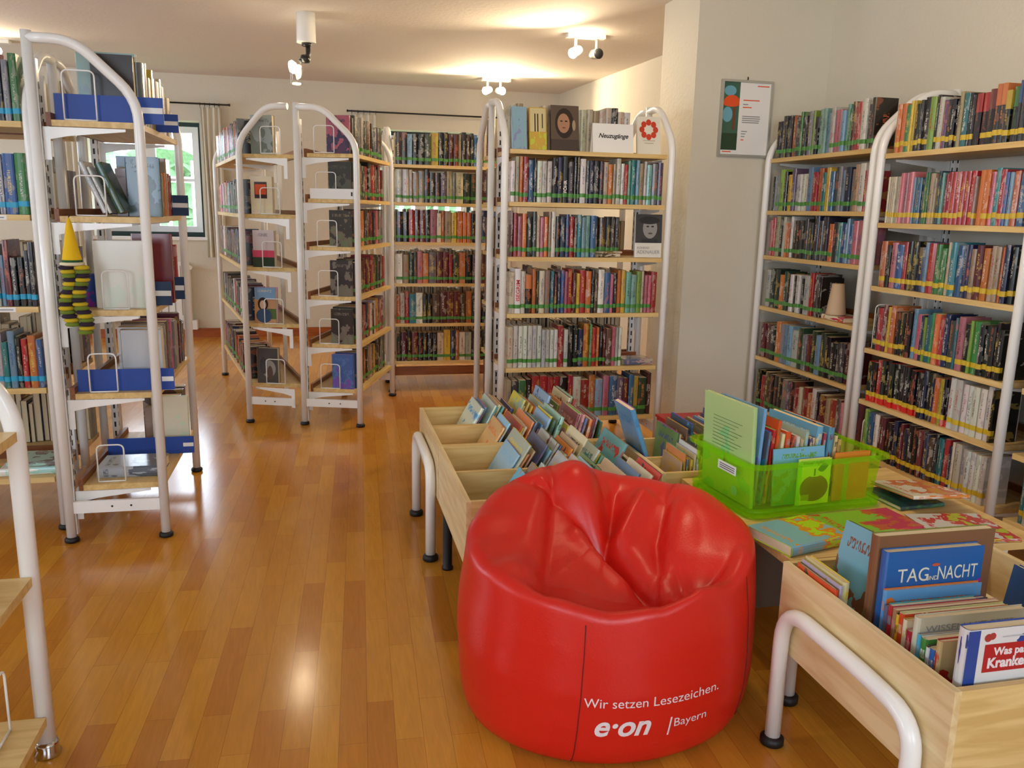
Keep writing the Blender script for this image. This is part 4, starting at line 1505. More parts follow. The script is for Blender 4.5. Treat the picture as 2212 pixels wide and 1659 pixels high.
covers_l = [((150, 160, 158), (110, 120, 110), 'grey-green landscape book', []), ((222, 208, 176), (190, 90, 40), 'cream book with a fiery cover picture', [('r', 0.03, 0.1, 0.115, 0.205, (60, 40, 40)), ('r', 0.035, 0.125, 0.11, 0.19, (212, 84, 40))]),
            ((206, 190, 190), (190, 50, 60), 'white book fading to red and dark green', [('r', 0, 0.06, 0.15, 0.11, (206, 70, 100)), ('r', 0, 0.0, 0.15, 0.065, (40, 60, 44))]),
            ((120, 160, 196), (200, 120, 60), 'blue novel with a dark-haired person on its cover', [('r', 0, 0.0, 0.15, 0.16, (196, 150, 110)), ('r', 0.09, 0.03, 0.15, 0.1, (80, 110, 60)), ('d', 0.06, 0.13, 0.036, 0.045, (40, 30, 28)), ('d', 0.06, 0.125, 0.022, 0.03, (214, 176, 150)), ('d', 0.065, 0.052, 0.055, 0.048, (52, 84, 120))]),
            ((70, 66, 64), (170, 166, 160), 'dark misty novel', [('d', 0.085, 0.1, 0.05, 0.06, (150, 148, 144)), ('d', 0.05, 0.12, 0.025, 0.06, (50, 46, 46)), ('d', 0.095, 0.07, 0.02, 0.05, (90, 70, 60))])]
# frame of the left end: outward normal of the A-M line faces us
nL = Vector((dvec.y, -dvec.x, 0))
ME = Matrix(((dvec.x, -nL.x, 0, Ap.x), (dvec.y, -nL.y, 0, Ap.y), (0, 0, 1, 0), (0, 0, 0, 1)))       # local x along A->M, local y inwards
words_l = [None, None, ('GNK', PT, 0.03, 0.2), ('LORENTZ', CREAMINK, 0.022, 0.21), None]
for k, z in enumerate(ZL):
    base, ink, nm, art = covers_l[k]
    x0 = [0.065, 0.05, 0.05, 0.048, 0.045][k]
    t = 0.04
    b = loose_one(ME @ T(x0, 0.075, z + 0.001) @ FACE, base, ink, t, 0.15, 0.24, '%s facing us, left wing, %s' % (nm, SHN[k] if k < 4 else 'lowest shelf'), flag=0.0 if not art else 1.0)
    if art:
        flat_art(b, FX(t), art)
    if words_l[k]:
        wd, mt, sz, zz = words_l[k]
        text(wd, sz, mt, b, FX(t, 0.002) @ T(0.075, zz, 0), 'cover_title', 'CENTER')
    bookend(ME @ T(x0 + 0.075, 0.02, z), 'white wire bookend on the left wing, %s' % (SHN[k] if k < 4 else 'lowest shelf'), 0.13, 0.165)
    cs = 'sdkoa'
    x = 0.077
    for j in range(9):
        tt = rnd.uniform(0.022, 0.035)
        # spines of the row turn towards the middle, seen edge-on behind the cover book
        c = rnd.choice('soamdkcw')
        sp = dict(t=tt, d=0.15, h=rnd.uniform(0.2, 0.24), base=jit(c), ink=inkfor(c), seed=rnd.random(), lab=None, hard=True)
        x += tt

# small things on the wall bays
cn = thing('bookend_cone', 'beige cone-shaped stand on the fourth shelf beside the double post', 'stand', MB1 @ T(0.76, 0.06, 0.895 + 0.031))
mb = MB(); mb.lathe([(0.055, 0.0), (0.053, 0.01), (0.033, 0.17), (0.03, 0.172)], (0, 0, 0), 20); mb.build('cone', plain('beige_card', rgb(206, 180, 150), 0.7), cn)
lying(MB1 @ T(0.70, 0.01, 0.896), (228, 216, 190), (200, 80, 50), 0.028, 0.15, 0.2, 'cream book lying under the beige cone-shaped stand')
loose_one(MB1 @ T(0.955, 0.005, 1.806), (40, 40, 38), (60, 60, 50), 0.045, 0.2, 0.24, 'big black-covered book closing the top shelf beside the poster') if False else None
for k, z in ((2, Z2[2]), (3, Z2[3]), (4, Z2[4]), (5, Z2[5]), (1, Z2[1])):
    bookend(MB2 @ T(0.045, 0.03, z) @ R(pi / 2), 'white wire bookend at the far end of %s, behind green crate' % SHN[k].replace(' down', ''), 0.12, 0.17 + 0.05 * (k in (2, 3)))


# ------------------------------------------------------------------ picture-book troughs
def trough(x0, x1, y0, y1, zt, h, label, ydiv=None, xdiv=None, legs=True, th=0.016, black=False, leg_at=None):
    r = thing('book_trough', label, 'book trough', T(x0, y0, 0))
    w, d = x1 - x0, y1 - y0
    zb = zt - h

    def panel(nm, lo, hi, mat=PINEY):
        mb = MB(); mb.box(lo, hi); return mb.build(nm, mat, r)
    panel('side_panel', (0, 0, zb), (th, d, zt))
    panel('side_panel', (w - th, 0, zb), (w, d, zt))
    panel('front_panel', (th, 0, zb), (w - th, th, zt), PINE)
    panel('back_panel', (th, d - th, zb), (w - th, d, zt), PINE)
    panel('bottom_panel', (th, th, zb), (w - th, d - th, zb + 0.01), PINE)
    if ydiv:
        panel('divider', (th, ydiv - y0 - th / 2, zb + 0.01), (w - th, ydiv - y0 + th / 2, zt - 0.004), PINE)
    if xdiv:
        panel('divider', (xdiv - x0 - th / 2, th, zb + 0.01), (xdiv - x0 + th / 2, d - th, zt - 0.02), PINEY)
    if legs:
        for xs in (-0.0225, w + 0.0225):
            mb = MB()
            ya, yb = 0.07, d - 0.06
            mb.tube(fillet([(xs, ya, 0.02), (xs, ya, zt - 0.115), (xs, ya + 0.17, zt - 0.1), (xs, yb, zt - 0.1), (xs, yb, 0.02)], 0.11, 7), 0.0215, 14)
            lf = mb.build('leg_frame', WHITE, r)
            for q in (ya, yb):
                mb = MB(); mb.lathe([(0.028, 0), (0.033, 0.004), (0.033, 0.02), (0.024, 0.028)], (xs, q, 0), 16); mb.build('foot', BLACK, lf)
    if black:
        for xx, yy in ((0.035, d - 0.02), (w - 0.035, d - 0.02), (0.035, 0.02), (w - 0.035, 0.02)):
            mb = MB()
            mb.lathe([(0.023, 0), (0.023, 0.012), (0.019, 0.014), (0.019, zb - 0.0)], (xx, yy, 0), 14)
            mb.build('leg', BLACK, r)
    return r


ZT, HT = 0.52, 0.235
TA = trough(0.44, 1.15, 3.20, 3.87, ZT, HT, 'pale wood picture-book trough on white tube legs, beside the bookcases', 3.535)
TB = trough(0.44, 1.15, 2.53, 3.19, ZT, HT, 'pale wood picture-book trough touching the red beanbag', 2.865, legs=False, black=True)
TD = trough(1.20, 1.98, 2.715, 3.19, ZT, HT, 'pale wood trough of picture books behind the green crate', 2.93, legs=False, black=True)
TN = trough(1.225, 1.90, 1.27, 1.92, ZT, HT + 0.01, 'knotty pine book trough on a white tube frame, nearest to us', None, 1.665)
ZBK = ZT - HT + 0.011

CN = {'white': (226, 222, 216), 'cream': (224, 208, 160), 'yellow': (226, 200, 60), 'ochre': (206, 166, 70), 'orange': (224, 120, 44), 'red': (190, 44, 40), 'maroon': (120, 40, 44),
      'pink': (214, 150, 150), 'purple': (96, 84, 120), 'navy': (44, 56, 96), 'blue': (70, 112, 176), 'light blue': (130, 184, 222), 'bright blue': (60, 160, 220), 'teal': (70, 150, 160),
      'mint': (164, 200, 186), 'green': (90, 140, 70), 'dark green': (46, 80, 60), 'olive': (110, 112, 60), 'brown': (112, 76, 52), 'tan': (186, 152, 104), 'grey': (150, 156, 160), 'dark grey': (74, 76, 80), 'black': (36, 34, 36)}
INKS = list(CN.values())


def trough_row(x0, x1, y0, y1, zb, names, where, group, a0=32, a1=6, hr=(0.29, 0.345), groups=(3, 4, 4, 3, 4, 4, 3), spacing=None):
    """picture books standing one behind the other, covers to the left, leaning to the right"""
    # lean groups
    gl = []
    k = 0
    gi = 0
    while k < len(names):
        n = groups[gi % len(groups)]
        gl.append(names[k:k + n])
        k += n
        gi += 1
    raw = []
    for j, g_ in enumerate(gl):
        a = radians(a0 + (a1 - a0) * (j / max(1, len(gl) - 1)))
        hb = rnd.uniform(*hr)
        for nm in g_:
            t = rnd.uniform(0.0075, 0.011) if rnd.random() < 0.8 else rnd.uniform(0.012, 0.018)
            raw.append([nm, a, t, hb * rnd.uniform(0.9, 1.06) if rnd.random() < 0.8 else hb * 0.72, j])
    x = x0
    pos = []
    for q, (nm, a, t, h, j) in enumerate(raw):
        if q and raw[q - 1][4] != j:
            pa = raw[q - 1][1]
            phh = max(r_[3] for r_ in raw if r_[4] == j - 1)
            x += max(0.0, phh * (sin(pa) - cos(pa) * math.tan(a))) + 0.006
        pos.append(x)
        x += t / cos(a) + 0.0022
        if q + 1 < len(raw):
            x += max(0.0, (raw[q + 1][2] - t) * sin(a) * math.tan(a))
    span = x - x0
    k_ = 1.0
    cnt = {}
    for q, ((nm, a, t, h, j), xx) in enumerate(zip(raw, pos)):
        if xx + t / cos(a) + max(0.0, 0.225 * math.tan(a)) > x1 + 0.012:
            continue
        d = min(y1 - y0 - 0.01, rnd.uniform(0.2, 0.28))
        yy = y0 + 0.004 + rnd.uniform(0, max(0.0, y1 - y0 - d - 0.008)) * 0.6
        c = CN[nm]
        ink = rnd.choice(INKS)
        lb = '%s picture book, %s from the left, %s' % (nm, ORD[q], where)
        c = [v * 0.82 + 240 * 0.18 for v in c]
        pbook(T(xx, yy, zb + t * k_ * sin(a) + 0.0005) @ R(a, 'Y'), [max(0, min(255, int(v) + rnd.randint(-10, 10))) for v in c], ink, t * k_, d, h, lb, group)


L = lambda s: [q.strip() for q in s.split(',')]
trough_row(0.53, 1.115, 3.55, 3.85, ZBK, L('white, blue, light blue, mint, teal, cream, teal, orange, green, navy, cream, yellow, cream, ochre, yellow, grey, orange, green, mint, light blue, white, red, green, orange, pink, cream, mint, red, teal, white, grey'), 'far half of the trough beside bookcases', 'picture books in the far trough', 29, 12)
trough_row(0.56, 1.125, 3.22, 3.52, ZBK, L('ochre, light blue, grey, purple, red, yellow, white, orange, navy, purple, blue, light blue, yellow, dark green, mint, tan, white, yellow, maroon, white, pink, blue, orange, maroon, grey, dark green, white, navy, cream, red, mint'), 'near half of the trough beside bookcases', 'picture books in the far trough', 30, 8)
trough_row(0.55, 1.12, 2.88, 3.17, ZBK, L('light blue, grey, orange, tan, white, navy, light blue, light blue, grey, navy, purple, mint, orange, tan, green, cream, yellow, cream, yellow, white, yellow, teal, white, teal, blue, teal, pink, white, mint, yellow, cream'), 'far half of the trough touching the beanbag', 'picture books in the beanbag trough', 31, 26)
trough_row(0.53, 1.12, 2.55, 2.85, ZBK, L('bright blue, light blue, brown, orange, mint, ochre, light blue, grey, blue, cream, tan, white, light blue, green, white, cream, navy, white, grey, cream, red, red, blue, light blue, mint, white, blue, red, orange, navy'), 'near half of the trough touching the beanbag', 'picture books in the beanbag trough', 33, 28)
trough_row(1.34, 1.95, 2.95, 3.17, ZBK, L('green, cream, maroon, brown, black, navy, dark green, orange, navy, olive, olive, dark grey, blue, blue, navy, navy, white, grey, dark grey, navy, red, teal'), 'far half of the trough behind the crate', 'picture books behind the crate', 4, 1, (0.30, 0.35))
trough_row(1.275, 1.95, 2.735, 2.915, ZBK, L('tan, orange, blue, yellow, cream, white, yellow, navy, dark green, navy, dark grey, yellow, cream, navy, teal, grey, white, dark green, orange, blue'), 'near half of the trough behind the crate', 'picture books behind the crate', 2, 1, (0.265, 0.31))
pbook(T(1.297, 2.955, ZBK + 0.008) @ R(radians(-19), 'Y'), (96, 160, 206), (70, 130, 190), 0.02, 0.20, 0.42, 'big light blue picture book leaning up out of the trough behind the crate')

# nearest trough: covers face us, spines at the left
zb = ZT - HT - 0.01 + 0.0115
y = 1.665
nb_ = pbook(T(1.292, y, zb) @ FACE, (128, 88, 60), (100, 66, 46), 0.03, 0.335, 0.415, 'tall brown-covered book at the back of the nearest trough', flag=1.0)
y -= 0.0315
t = 0.026
tb = pbook(T(1.30, y, zb) @ FACE, (34, 96, 168), (30, 80, 120), t, 0.275, 0.385, 'blue nature picture book titled in white, before the tall brown book', flag=1.0)
text('TAG', 0.05, CREAMINK, tb, FX(t, 0.001) @ T(0.035, 0.305, 0), 'cover_title', sx=0.9)
text('UND', 0.016, CREAMINK, tb, FX(t, 0.001) @ T(0.116, 0.305, 0), 'cover_title', sx=0.95)
text('NACHT', 0.05, CREAMINK, tb, FX(t, 0.001) @ T(0.146, 0.305, 0), 'cover_title', sx=0.66)
flat_art(tb, FX(t, 0.0008), [('r', 0.03, 0.283, 0.25, 0.287, (130, 170, 210)), ('r', 0.1, 0.27, 0.16, 0.273, (130, 170, 210)), ('d', 0.245, 0.285, 0.006, 0.01, (220, 140, 110)), ('d', 0.14, 0.345, 0.012, 0.004, (200, 90, 60)), ('r', 0.0, 0.0, 0.275, 0.24, (24, 90, 110)), ('d', 0.06, 0.24, 0.006, 0.008, (220, 225, 225)), ('d', 0.14, 0.24, 0.006, 0.008, (220, 225, 225)), ('d', 0.21, 0.24, 0.006, 0.008, (220, 225, 225))])
y -= t + 0.003
NR = [('light blue', (96, 160, 214), 0.013, 0.295, 0.27, None), ('purple-grey', (110, 110, 140), 0.014, 0.262, 0.28, None), ('red', (186, 44, 50), 0.018, 0.272, 0.24, None), ('tan', (170, 130, 90), 0.016, 0.27, 0.29, None),
      ('yellow', (236, 190, 50), 0.010, 0.265, 0.285, None), ('orange-red', (214, 74, 34), 0.016, 0.275, 0.285, None), ('cream', (232, 220, 190), 0.014, 0.268, 0.28, None), ('crimson', (170, 36, 56), 0.02, 0.25, 0.22, None),
      ('cream-grey', (214, 212, 190), 0.02, 0.295, 0.29, 'W'), ('sky blue', (80, 180, 220), 0.012, 0.262, 0.29, None), ('green', (70, 140, 60), 0.02, 0.262, 0.29, None), ('white', (226, 228, 230), 0.012, 0.25, 0.27, None),
      ('royal blue', (50, 100, 180), 0.018, 0.255, 0.285, None), ('navy-spined tan', (196, 170, 120), 0.016, 0.285, 0.28, None)]
for k, (nm, c, t, h, d, tx) in enumerate(NR):
    b = pbook(T(1.296 - k * 0.0022, y, zb) @ FACE, c, rnd.choice(INKS), t, d, h, '%s picture book, %s in the row before the tall brown book' % (nm, ORD[k + 1]), 'row in the nearest trough', flag=1.0 if tx else 0.0)
    if tx:
        text('WISSEN MIT PFIFF', 0.022, PT, b, FX(t, 0.001) @ T(0.02, h - 0.035, 0), 'cover_title', sx=1.35)
    y -= t + 0.0012
t = 0.03
y = 1.327
kb = pbook(T(1.262, y, zb) @ FACE, (222, 222, 222), (40, 70, 150), t, 0.3, 0.35, 'white picture book with a red title box at the trough front', flag=0.5, mat=PCOVER)
RB = plain('red_title_box', rgb(178, 30, 36), 0.4)
NB = plain('navy_spine', rgb(36, 70, 150), 0.4)
mb = MB(); mb.box((0.045, 0.252, 0), (0.26, 0.315, 0.0004)); mb.build('title_box', RB, kb, FX(t, 0.0004))
mb = MB(); mb.box((0.002, 0.002, 0), (0.03, 0.348, 0.0003)); mb.build('spine_strip', NB, kb, FX(t, 0.0004))
text('Was passiert im', 0.024, WHITEINK, kb, FX(t, 0.0011) @ T(0.068, 0.29, 0), 'cover_title', bold=0.0008)
text('Krankenhaus?', 0.031, WHITEINK, kb, FX(t, 0.0011) @ T(0.055, 0.262, 0), 'cover_title', bold=0.0012)
flat_art(kb, FX(t, 0.0006), [('d', 0.05, 0.33, 0.009, 0.009, (170, 60, 56)), ('d', 0.06, 0.333, 0.008, 0.008, (170, 60, 56)), ('r', 0.085, 0.328, 0.2, 0.331, (190, 190, 195)), ('d', 0.06, 0.15, 0.02, 0.022, (110, 150, 200)), ('d', 0.1, 0.165, 0.016, 0.012, (190, 200, 210)), ('d', 0.17, 0.15, 0.012, 0.04, (170, 140, 120)), ('d', 0.2, 0.13, 0.02, 0.05, (180, 160, 140))])
# small books along the left panel and the leaning one
for k, (nm, c, t, h) in enumerate((('orange', (220, 80, 40), 0.011, 0.245), ('lavender', (190, 180, 206), 0.009, 0.255), ('cream board', (226, 214, 160), 0.018, 0.262))):
    pbook(T(1.246 + [0, 0.0125, 0.0230][k], 1.71, zb), c, rnd.choice(INKS), t, 0.175, h, 'small %s book standing against the left panel of the nearest trough' % nm, 'small books in the nearest trough')
pbook(T(1.335, 1.72, zb + 0.004) @ R(radians(8)) @ R(radians(12), 'Y'), (120, 180, 200), (130, 84, 62), 0.012, 0.16, 0.36, 'blue and brown book leaning behind the tall brown book', lab='Y')
pbook(T(1.70, 1.40, zb + 0.004) @ R(radians(9), 'Y'), (44, 84, 140), (30, 60, 110), 0.02, 0.28, 0.29, 'dark blue book standing alone in the trough half by the right edge', flag=1.0)
pbook(T(1.76, 1.38, zb + 0.004) @ R(radians(9), 'Y'), (226, 222, 214), (150, 60, 60), 0.015, 0.3, 0.27, 'white book right of the lone dark blue book in nearest trough')

# ------------------------------------------------------------------ board table with the crate and lying picture books
bt = thing('display_table', 'low pine table board carrying the green crate and lying picture books', 'table', T(1.275, 1.965, 0))
mb = MB(); mb.box((0, 0, 0.475), (0.86, 0.74, 0.5)); mb.build('table_top', PINE, bt)
for xx, yy in ((0.08, 0.64), (0.78, 0.64), (0.08, 0.07), (0.78, 0.07)):
    mb = MB(); mb.tube([(xx, yy, 0.02), (xx, yy, 0.475)], 0.02, 12); lg = mb.build('leg', WHITE, bt)
    mb = MB(); mb.lathe([(0.028, 0), (0.032, 0.005), (0.032, 0.025), (0.022, 0.03)], (xx, yy, 0), 14); mb.build('foot', BLACK, lg)
mb = MB(); mb.box((0.02, 0.40, 0.14), (0.84, 0.42, 0.474)); mb.build('rear_panel', GREYBOARD, bt)

# crate
CA = radians(6)
MC = T(1.318, 2.275, 0.5012) @ R(CA)


def rrect(x0, y0, x1, y1, r, n=5):
    out = []
    for cx, cy, a0 in ((x1 - r, y0 + r, -pi / 2), (x1 - r, y1 - r, 0), (x0 + r, y1 - r, pi / 2), (x0 + r, y0 + r, pi)):
        for k in range(n + 1):
            a = a0 + (pi / 2) * k / n
            out.append((cx + r * cos(a), cy + r * sin(a)))
    return out


cr = thing('plastic_crate', 'translucent lime green plastic crate full of books on the table', 'crate', MC)
CW, CD, CH = 0.50, 0.345, 0.182


def loft(mb, loops, closed_bottom=False):
    n = len(loops[0][0])
    base = len(mb.v)
    for pts, z in loops:
        for x, y in pts:
            mb.v.append(Vector((x, y, z)))
    for k in range(len(loops) - 1):
        for j in range(n):
            j2 = (j + 1) % n
            mb.face([base + k * n + j, base + k * n + j2, base + (k + 1) * n + j2, base + (k + 1) * n + j])
    if closed_bottom:
        mb.face([base + j for j in range(n)][::-1])


g_ = lambda e, z: (rrect(-e, -e, CW + e, CD + e, 0.045), z)
mb = MB()
loft(mb, [g_(0.0, 0.018), g_(0.0, 0.02), g_(0.012, CH - 0.03), g_(0.0135, CH)], True)
mb.build('body', LIME, cr)
mb = MB()
loft(mb, [g_(0.0138, CH - 0.012), g_(0.03, CH - 0.012), g_(0.03, CH), g_(0.0115, CH), g_(0.0115, CH - 0.012)])
mb.build('rim', LIME, cr)
mb = MB()
loft(mb, [g_(0.002, 0.03), g_(0.016, 0.03), g_(0.017, 0.024), g_(0.002, 0.02), g_(0.004, 0.0), g_(0.016, 0.006), g_(0.016, 0.014), g_(0.002, 0.02)])
mb.build('base_flange', LIME, cr)
mb = MB()
for xr in (0.16, 0.345):
    mb.box((xr, -0.0135, 0.03), (xr + 0.012, -0.004, CH - 0.014), Matrix.Shear('XZ', 4, (0, 0)) if False else None)
mb.build('rib', LIME, cr)
mb = MB(); mb.box((0.0, 0.0, 0), (0.0012, 0.105, 0.03))
for k in range(3):
    mb.box((-0.0003, 0.008, 0.006 + k * 0.007), (0.0, 0.095, 0.0085 + k * 0.007), None, 1)
mb.build('name_label', [CARD, INK], cr, T(-0.0125, 0.08, CH - 0.062))
mb = MB(); mb.lathe([(0.017, 0), (0.017, 0.001)], (0, 0, 0), 20, T(-0.0075, 0.09, 0.068) @ R(-pi / 2, 'Y')); mb.build('round_sticker', plain('green_sticker', rgb(120, 200, 60), 0.5), cr)
# books in the crate
zc = 0.022


def cb(x, y, a, base, t, d, h, lb, flag=0.0, ink=None, hard=True):
    return pbook(MC @ T(x, y, zc + abs(t * sin(radians(a))) + 0.0005) @ R(radians(a), 'Y'), base, ink or rnd.choice(INKS), t, d, h, lb, 'books in the green crate', flag)


gb = cb(0.016, 0.03, -2, (176, 206, 140), 0.014, 0.29, 0.335, 'tall pale green book rising from the near side of the crate', 1.0, (150, 190, 120))
flat_art(gb, FN(0.29, 0.0007), [('r', 0.06, 0.262 - 0.012 * k, 0.06 + 0.17 - 0.02 * (k % 3), 0.264 - 0.012 * k, (110, 136, 90)) for k in range(9)] + [('d', 0.14, 0.13, 0.006, 0.012, (150, 110, 100)), ('d', 0.138, 0.115, 0.009, 0.009, (120, 110, 90))])
cb(0.04, 0.05, 3, (120, 170, 220), 0.012, 0.25, 0.325, 'tall sky blue book behind the tall pale green book', 1.0, (200, 216, 232))
seq = [((110, 116, 140), 0.01, 0.24, 0.245, 'grey-blue'), ((190, 36, 44), 0.013, 0.25, 0.25, 'red'), ((222, 90, 40), 0.012, 0.27, 0.28, 'tall orange-red'), ((232, 226, 170), 0.012, 0.22, 0.235, 'pale yellow'), ((220, 84, 36), 0.02, 0.23, 0.24, 'orange'),
       ((206, 96, 60), 0.011, 0.23, 0.225, 'rust'), ((216, 206, 200), 0.012, 0.22, 0.222, 'white-spined'), ((200, 180, 140), 0.012, 0.2, 0.21, 'tan'), ((170, 190, 170), 0.012, 0.24, 0.235, 'sage'), ((220, 190, 140), 0.02, 0.2, 0.215, 'thick tan'),
       ((110, 170, 206), 0.022, 0.27, 0.25, 'thick light blue'), ((170, 60, 80), 0.012, 0.24, 0.225, 'maroon-spined'), ((90, 150, 180), 0.022, 0.27, 0.245, 'thick steel blue'), ((226, 200, 150), 0.012, 0.25, 0.215, 'cream'), ((206, 170, 90), 0.014, 0.24, 0.2, 'ochre')]
x = 0.072
for k, (c, t, d, h, nm) in enumerate(seq):
    cb(x, 0.058 + 0.002 * (k % 3), 4, c, t, d, h, '%s book, %s from the left inside the green crate' % (nm, ORD[k + 2]))
    x += t / cos(radians(4)) + 0.006
# books flat against the crate's front wall
pbook(MC @ T(0.10, 0.038, zc + 0.001) @ R(radians(-4), 'X') @ FACE, (120, 180, 220), (110, 160, 70), 0.008, 0.2, 0.19, 'pale blue picture book facing out at the front of the crate')
ab = pbook(MC @ T(0.185, 0.026, zc + 0.001) @ FACE, (214, 236, 120), (200, 230, 100), 0.01, 0.125, 0.155, 'board book with a big brown apple pressed against the crate front', flag=1.0)
pts = []
for k in range(28):
    a = 2 * pi * k / 28
    rr = 0.05 * (1 + 0.1 * cos(2 * a)) * (1 - 0.12 * (1 if abs(a - pi / 2) < 0.25 else 0))
    pts.append((0.063 + rr * cos(a) * 1.02, 0.055 + rr * sin(a)))
lf = [(0.072 + 0.042 * u_, 0.118 + 0.012 * u_ + 0.014 * sin(pi * u_) * sgn) for sgn, us_ in ((-1, [q / 8 for q in range(9)]), (1, [q / 8 for q in range(7, 0, -1)])) for u_ in us_]
flat_art(ab, FX(0.01, 0.0008), [('p', pts, (130, 76, 30)), ('p', lf, (20, 120, 60)), ('r', 0.058, 0.098, 0.064, 0.122, (30, 110, 50)), ('r', 0.015, 0.015, 0.045, 0.035, (170, 160, 40))])
text('kleiner Apfel', 0.016, INK, ab, FX(0.01, 0.0016) @ T(0.012, 0.138, 0), 'cover_title')
pbook(MC @ T(0.33, 0.03, zc + 0.001) @ FACE, (226, 130, 50), (216, 190, 90), 0.01, 0.14, 0.165, 'orange picture book pressed against the crate front by the apple book', flag=1.0)

# picture books lying on the table
zt_ = 0.501
lying(T(1.285, 1.975, zt_) @ R(radians(14)), (130, 180, 200), (220, 140, 40), 0.032, 0.185, 0.235, 'thick picture book with orange animals lying at the table corner', 'picture_book')
lying(T(1.51, 2.075, zt_) @ R(radians(4)), (130, 190, 60), (190, 90, 50), 0.014, 0.17, 0.31, 'bright green picture book lying before the crate', 'picture_book')
lying(T(1.80, 1.99, zt_) @ R(radians(-8)), (206, 206, 204), (190, 60, 60), 0.012, 0.22, 0.25, 'grey-white picture book lying partly behind the tall brown book', 'picture_book')
lying(T(1.875, 2.225, zt_ + 0.043) @ R(radians(-6)) @ R(radians(-7), 'X') @ T(0, 0, 0.008), (226, 222, 206), (210, 110, 50), 0.012, 0.26, 0.2, 'white picture book with bright figures tilted up beside the crate', 'picture_book')
lying(T(1.86, 2.26, zt_) @ R(radians(4)), (40, 70, 80), (60, 120, 60), 0.014, 0.2, 0.18, 'dark teal book lying under the tilted white picture book', 'picture_book')

rb = thing('storage_box', 'red plastic box mostly hidden behind the far corner trough', 'box', T(1.74, 3.77, 0) @ Matrix.Diagonal((0.6, 0.7, 0.69, 1)))
mb = MB()
mb.box((0, 0, 0), (0.5, 0.4, 0.02)); mb.box((0, 0, 0.02), (0.012, 0.4, 0.56)); mb.box((0.488, 0, 0.02), (0.5, 0.4, 0.56)); mb.box((0.012, 0, 0.02), (0.488, 0.012, 0.56)); mb.box((0.012, 0.388, 0.02), (0.488, 0.4, 0.56))
mb.build('tub', REDBOX, rb)
mb = MB(); mb.box((-0.01, -0.01, 0.56), (0.51, 0.41, 0.58)); mb.build('lid', REDBOX, rb)

# ------------------------------------------------------------------ red beanbag
BX, BY = 0.802, 2.155
RX, RY = 0.446, 0.36


def angdiff(a, b):
    return (a - b + pi) % (2 * pi) - pi


def shoulder(th):
    """shoulder height round the rim"""
    pts = [(-160, .485), (-130, .46), (-105, .425), (-88, .44), (-70, .475), (-52, .455), (-30, .50), (0, .525), (35, .55), (70, .57), (100, .60), (130, .575), (160, .53), (180, .505)]
    a = math.degrees(th) % 360
    if a > 200:
        a -= 360
    p = sorted(pts)
    p = [(p[-1][0] - 360, p[-1][1])] + p + [(p[0][0] + 360, p[0][1])]
    for (a0, z0), (a1, z1) in zip(p, p[1:]):
        if a0 <= a <= a1:
            u = (a - a0) / (a1 - a0)
            u = u * u * (3 - 2 * u)
            return z0 + (z1 - z0) * u
    return 0.5


def seg(u, v, a, b):
    ax, ay = a
    bx, by = b
    dx, dy = bx - ax, by - ay
    t = max(0, min(1, ((u - ax) * dx + (v - ay) * dy) / (dx * dx + dy * dy)))
    return hypot(u - ax - dx * t, v - ay - dy * t), t


CREASE = [  # polyline, depth, width on its left, width on its right (left/right as one walks along it)
    (((-0.135, 0.144), (-0.006, 0.016), (0.06, -0.155), (0.092, -0.226)), 0.085, 0.022, 0.085),
    (((-0.006, 0.016), (0.083, 0.207)), 0.10, 0.03, 0.045),
    (((0.113, -0.106), (0.15, 0.0), (0.217, 0.10)), 0.06, 0.07, 0.02),
    (((0.159, -0.116), (0.15, -0.19), (0.135, -0.267)), 0.035, 0.03, 0.06),
    (((-0.11, 0.272), (-0.135, 0.144), (-0.20, -0.05), (-0.261, -0.22)), 0.04, 0.055, 0.016),
    (((0.135, -0.25), (0.289, -0.169)), 0.03, 0.05, 0.02),
    (((0.03, 0.27), (0.035, 0.10)), 0.03, 0.025, 0.025),
]
RIDGE = [((-0.08, 0.03), (0.0, -0.12), 0.03, 0.035), ((0.04, 0.03), (0.16, 0.15), 0.035, 0.03), ((0.10, -0.17), (0.02, 0.0), -0.01, 0.03), ((-0.30, -0.12), (-0.18, 0.12), 0.02, 0.05)]
BUMP = [((-0.04, 0.185), 0.105, 0.095, 0.085), ((0.27, 0.04), 0.075, 0.09, 0.11), ((-0.22, 0.12), 0.045, 0.11, 0.10), ((0.15, 0.24), 0.012, 0.09, 0.05)]


def crease(u, v, poly):
    best = (9, 1, 0)
    n = len(poly) - 1
    for q in range(n):
        (ax, ay), (bx, by) = poly[q], poly[q + 1]
        dx, dy = bx - ax, by - ay
        t = ((u - ax) * dx + (v - ay) * dy) / (dx * dx + dy * dy)
        tc = max(0, min(1, t))
        d = hypot(u - ax - dx * tc, v - ay - dy * tc)
        if d < best[0]:
            best = (d, 1 if dx * (v - ay) - dy * (u - ax) > 0 else -1, (q + tc) / n)
    return best


def top_h(u, v, zs, rho):
    """height of the slumped top"""
    f = max(0.0, 1 - rho ** 2.2)
    e = 0.525 + 0.30 * v - 0.02 * u
    h = zs * (1 - f) + e * f
    k = min(1.0, (1 - rho) / 0.16)
    k = k * k * (3 - 2 * k)
    for (c, a, sx, sy) in BUMP:
        h += a * exp(-((u - c[0]) / sx) ** 2 / 2 - ((v - c[1]) / sy) ** 2 / 2) * (0.35 + 0.65 * k)
    for poly, dep, wl, wr in CREASE:
        d, side, t = crease(u, v, poly)
        w = wl if side > 0 else wr
        g0 = exp(-(max(0.0, d - 0.004)) / w) * (0.45 + 0.55 * sin(pi * min(1, max(0, t * 0.9 + 0.05))))
        h -= dep * g0 * (0.3 + 0.7 * k)
    for a, b, dep, w in RIDGE:
        d, t = seg(u, v, a, b)
        h += dep * exp(-(d / w) ** 2) * k
    return h


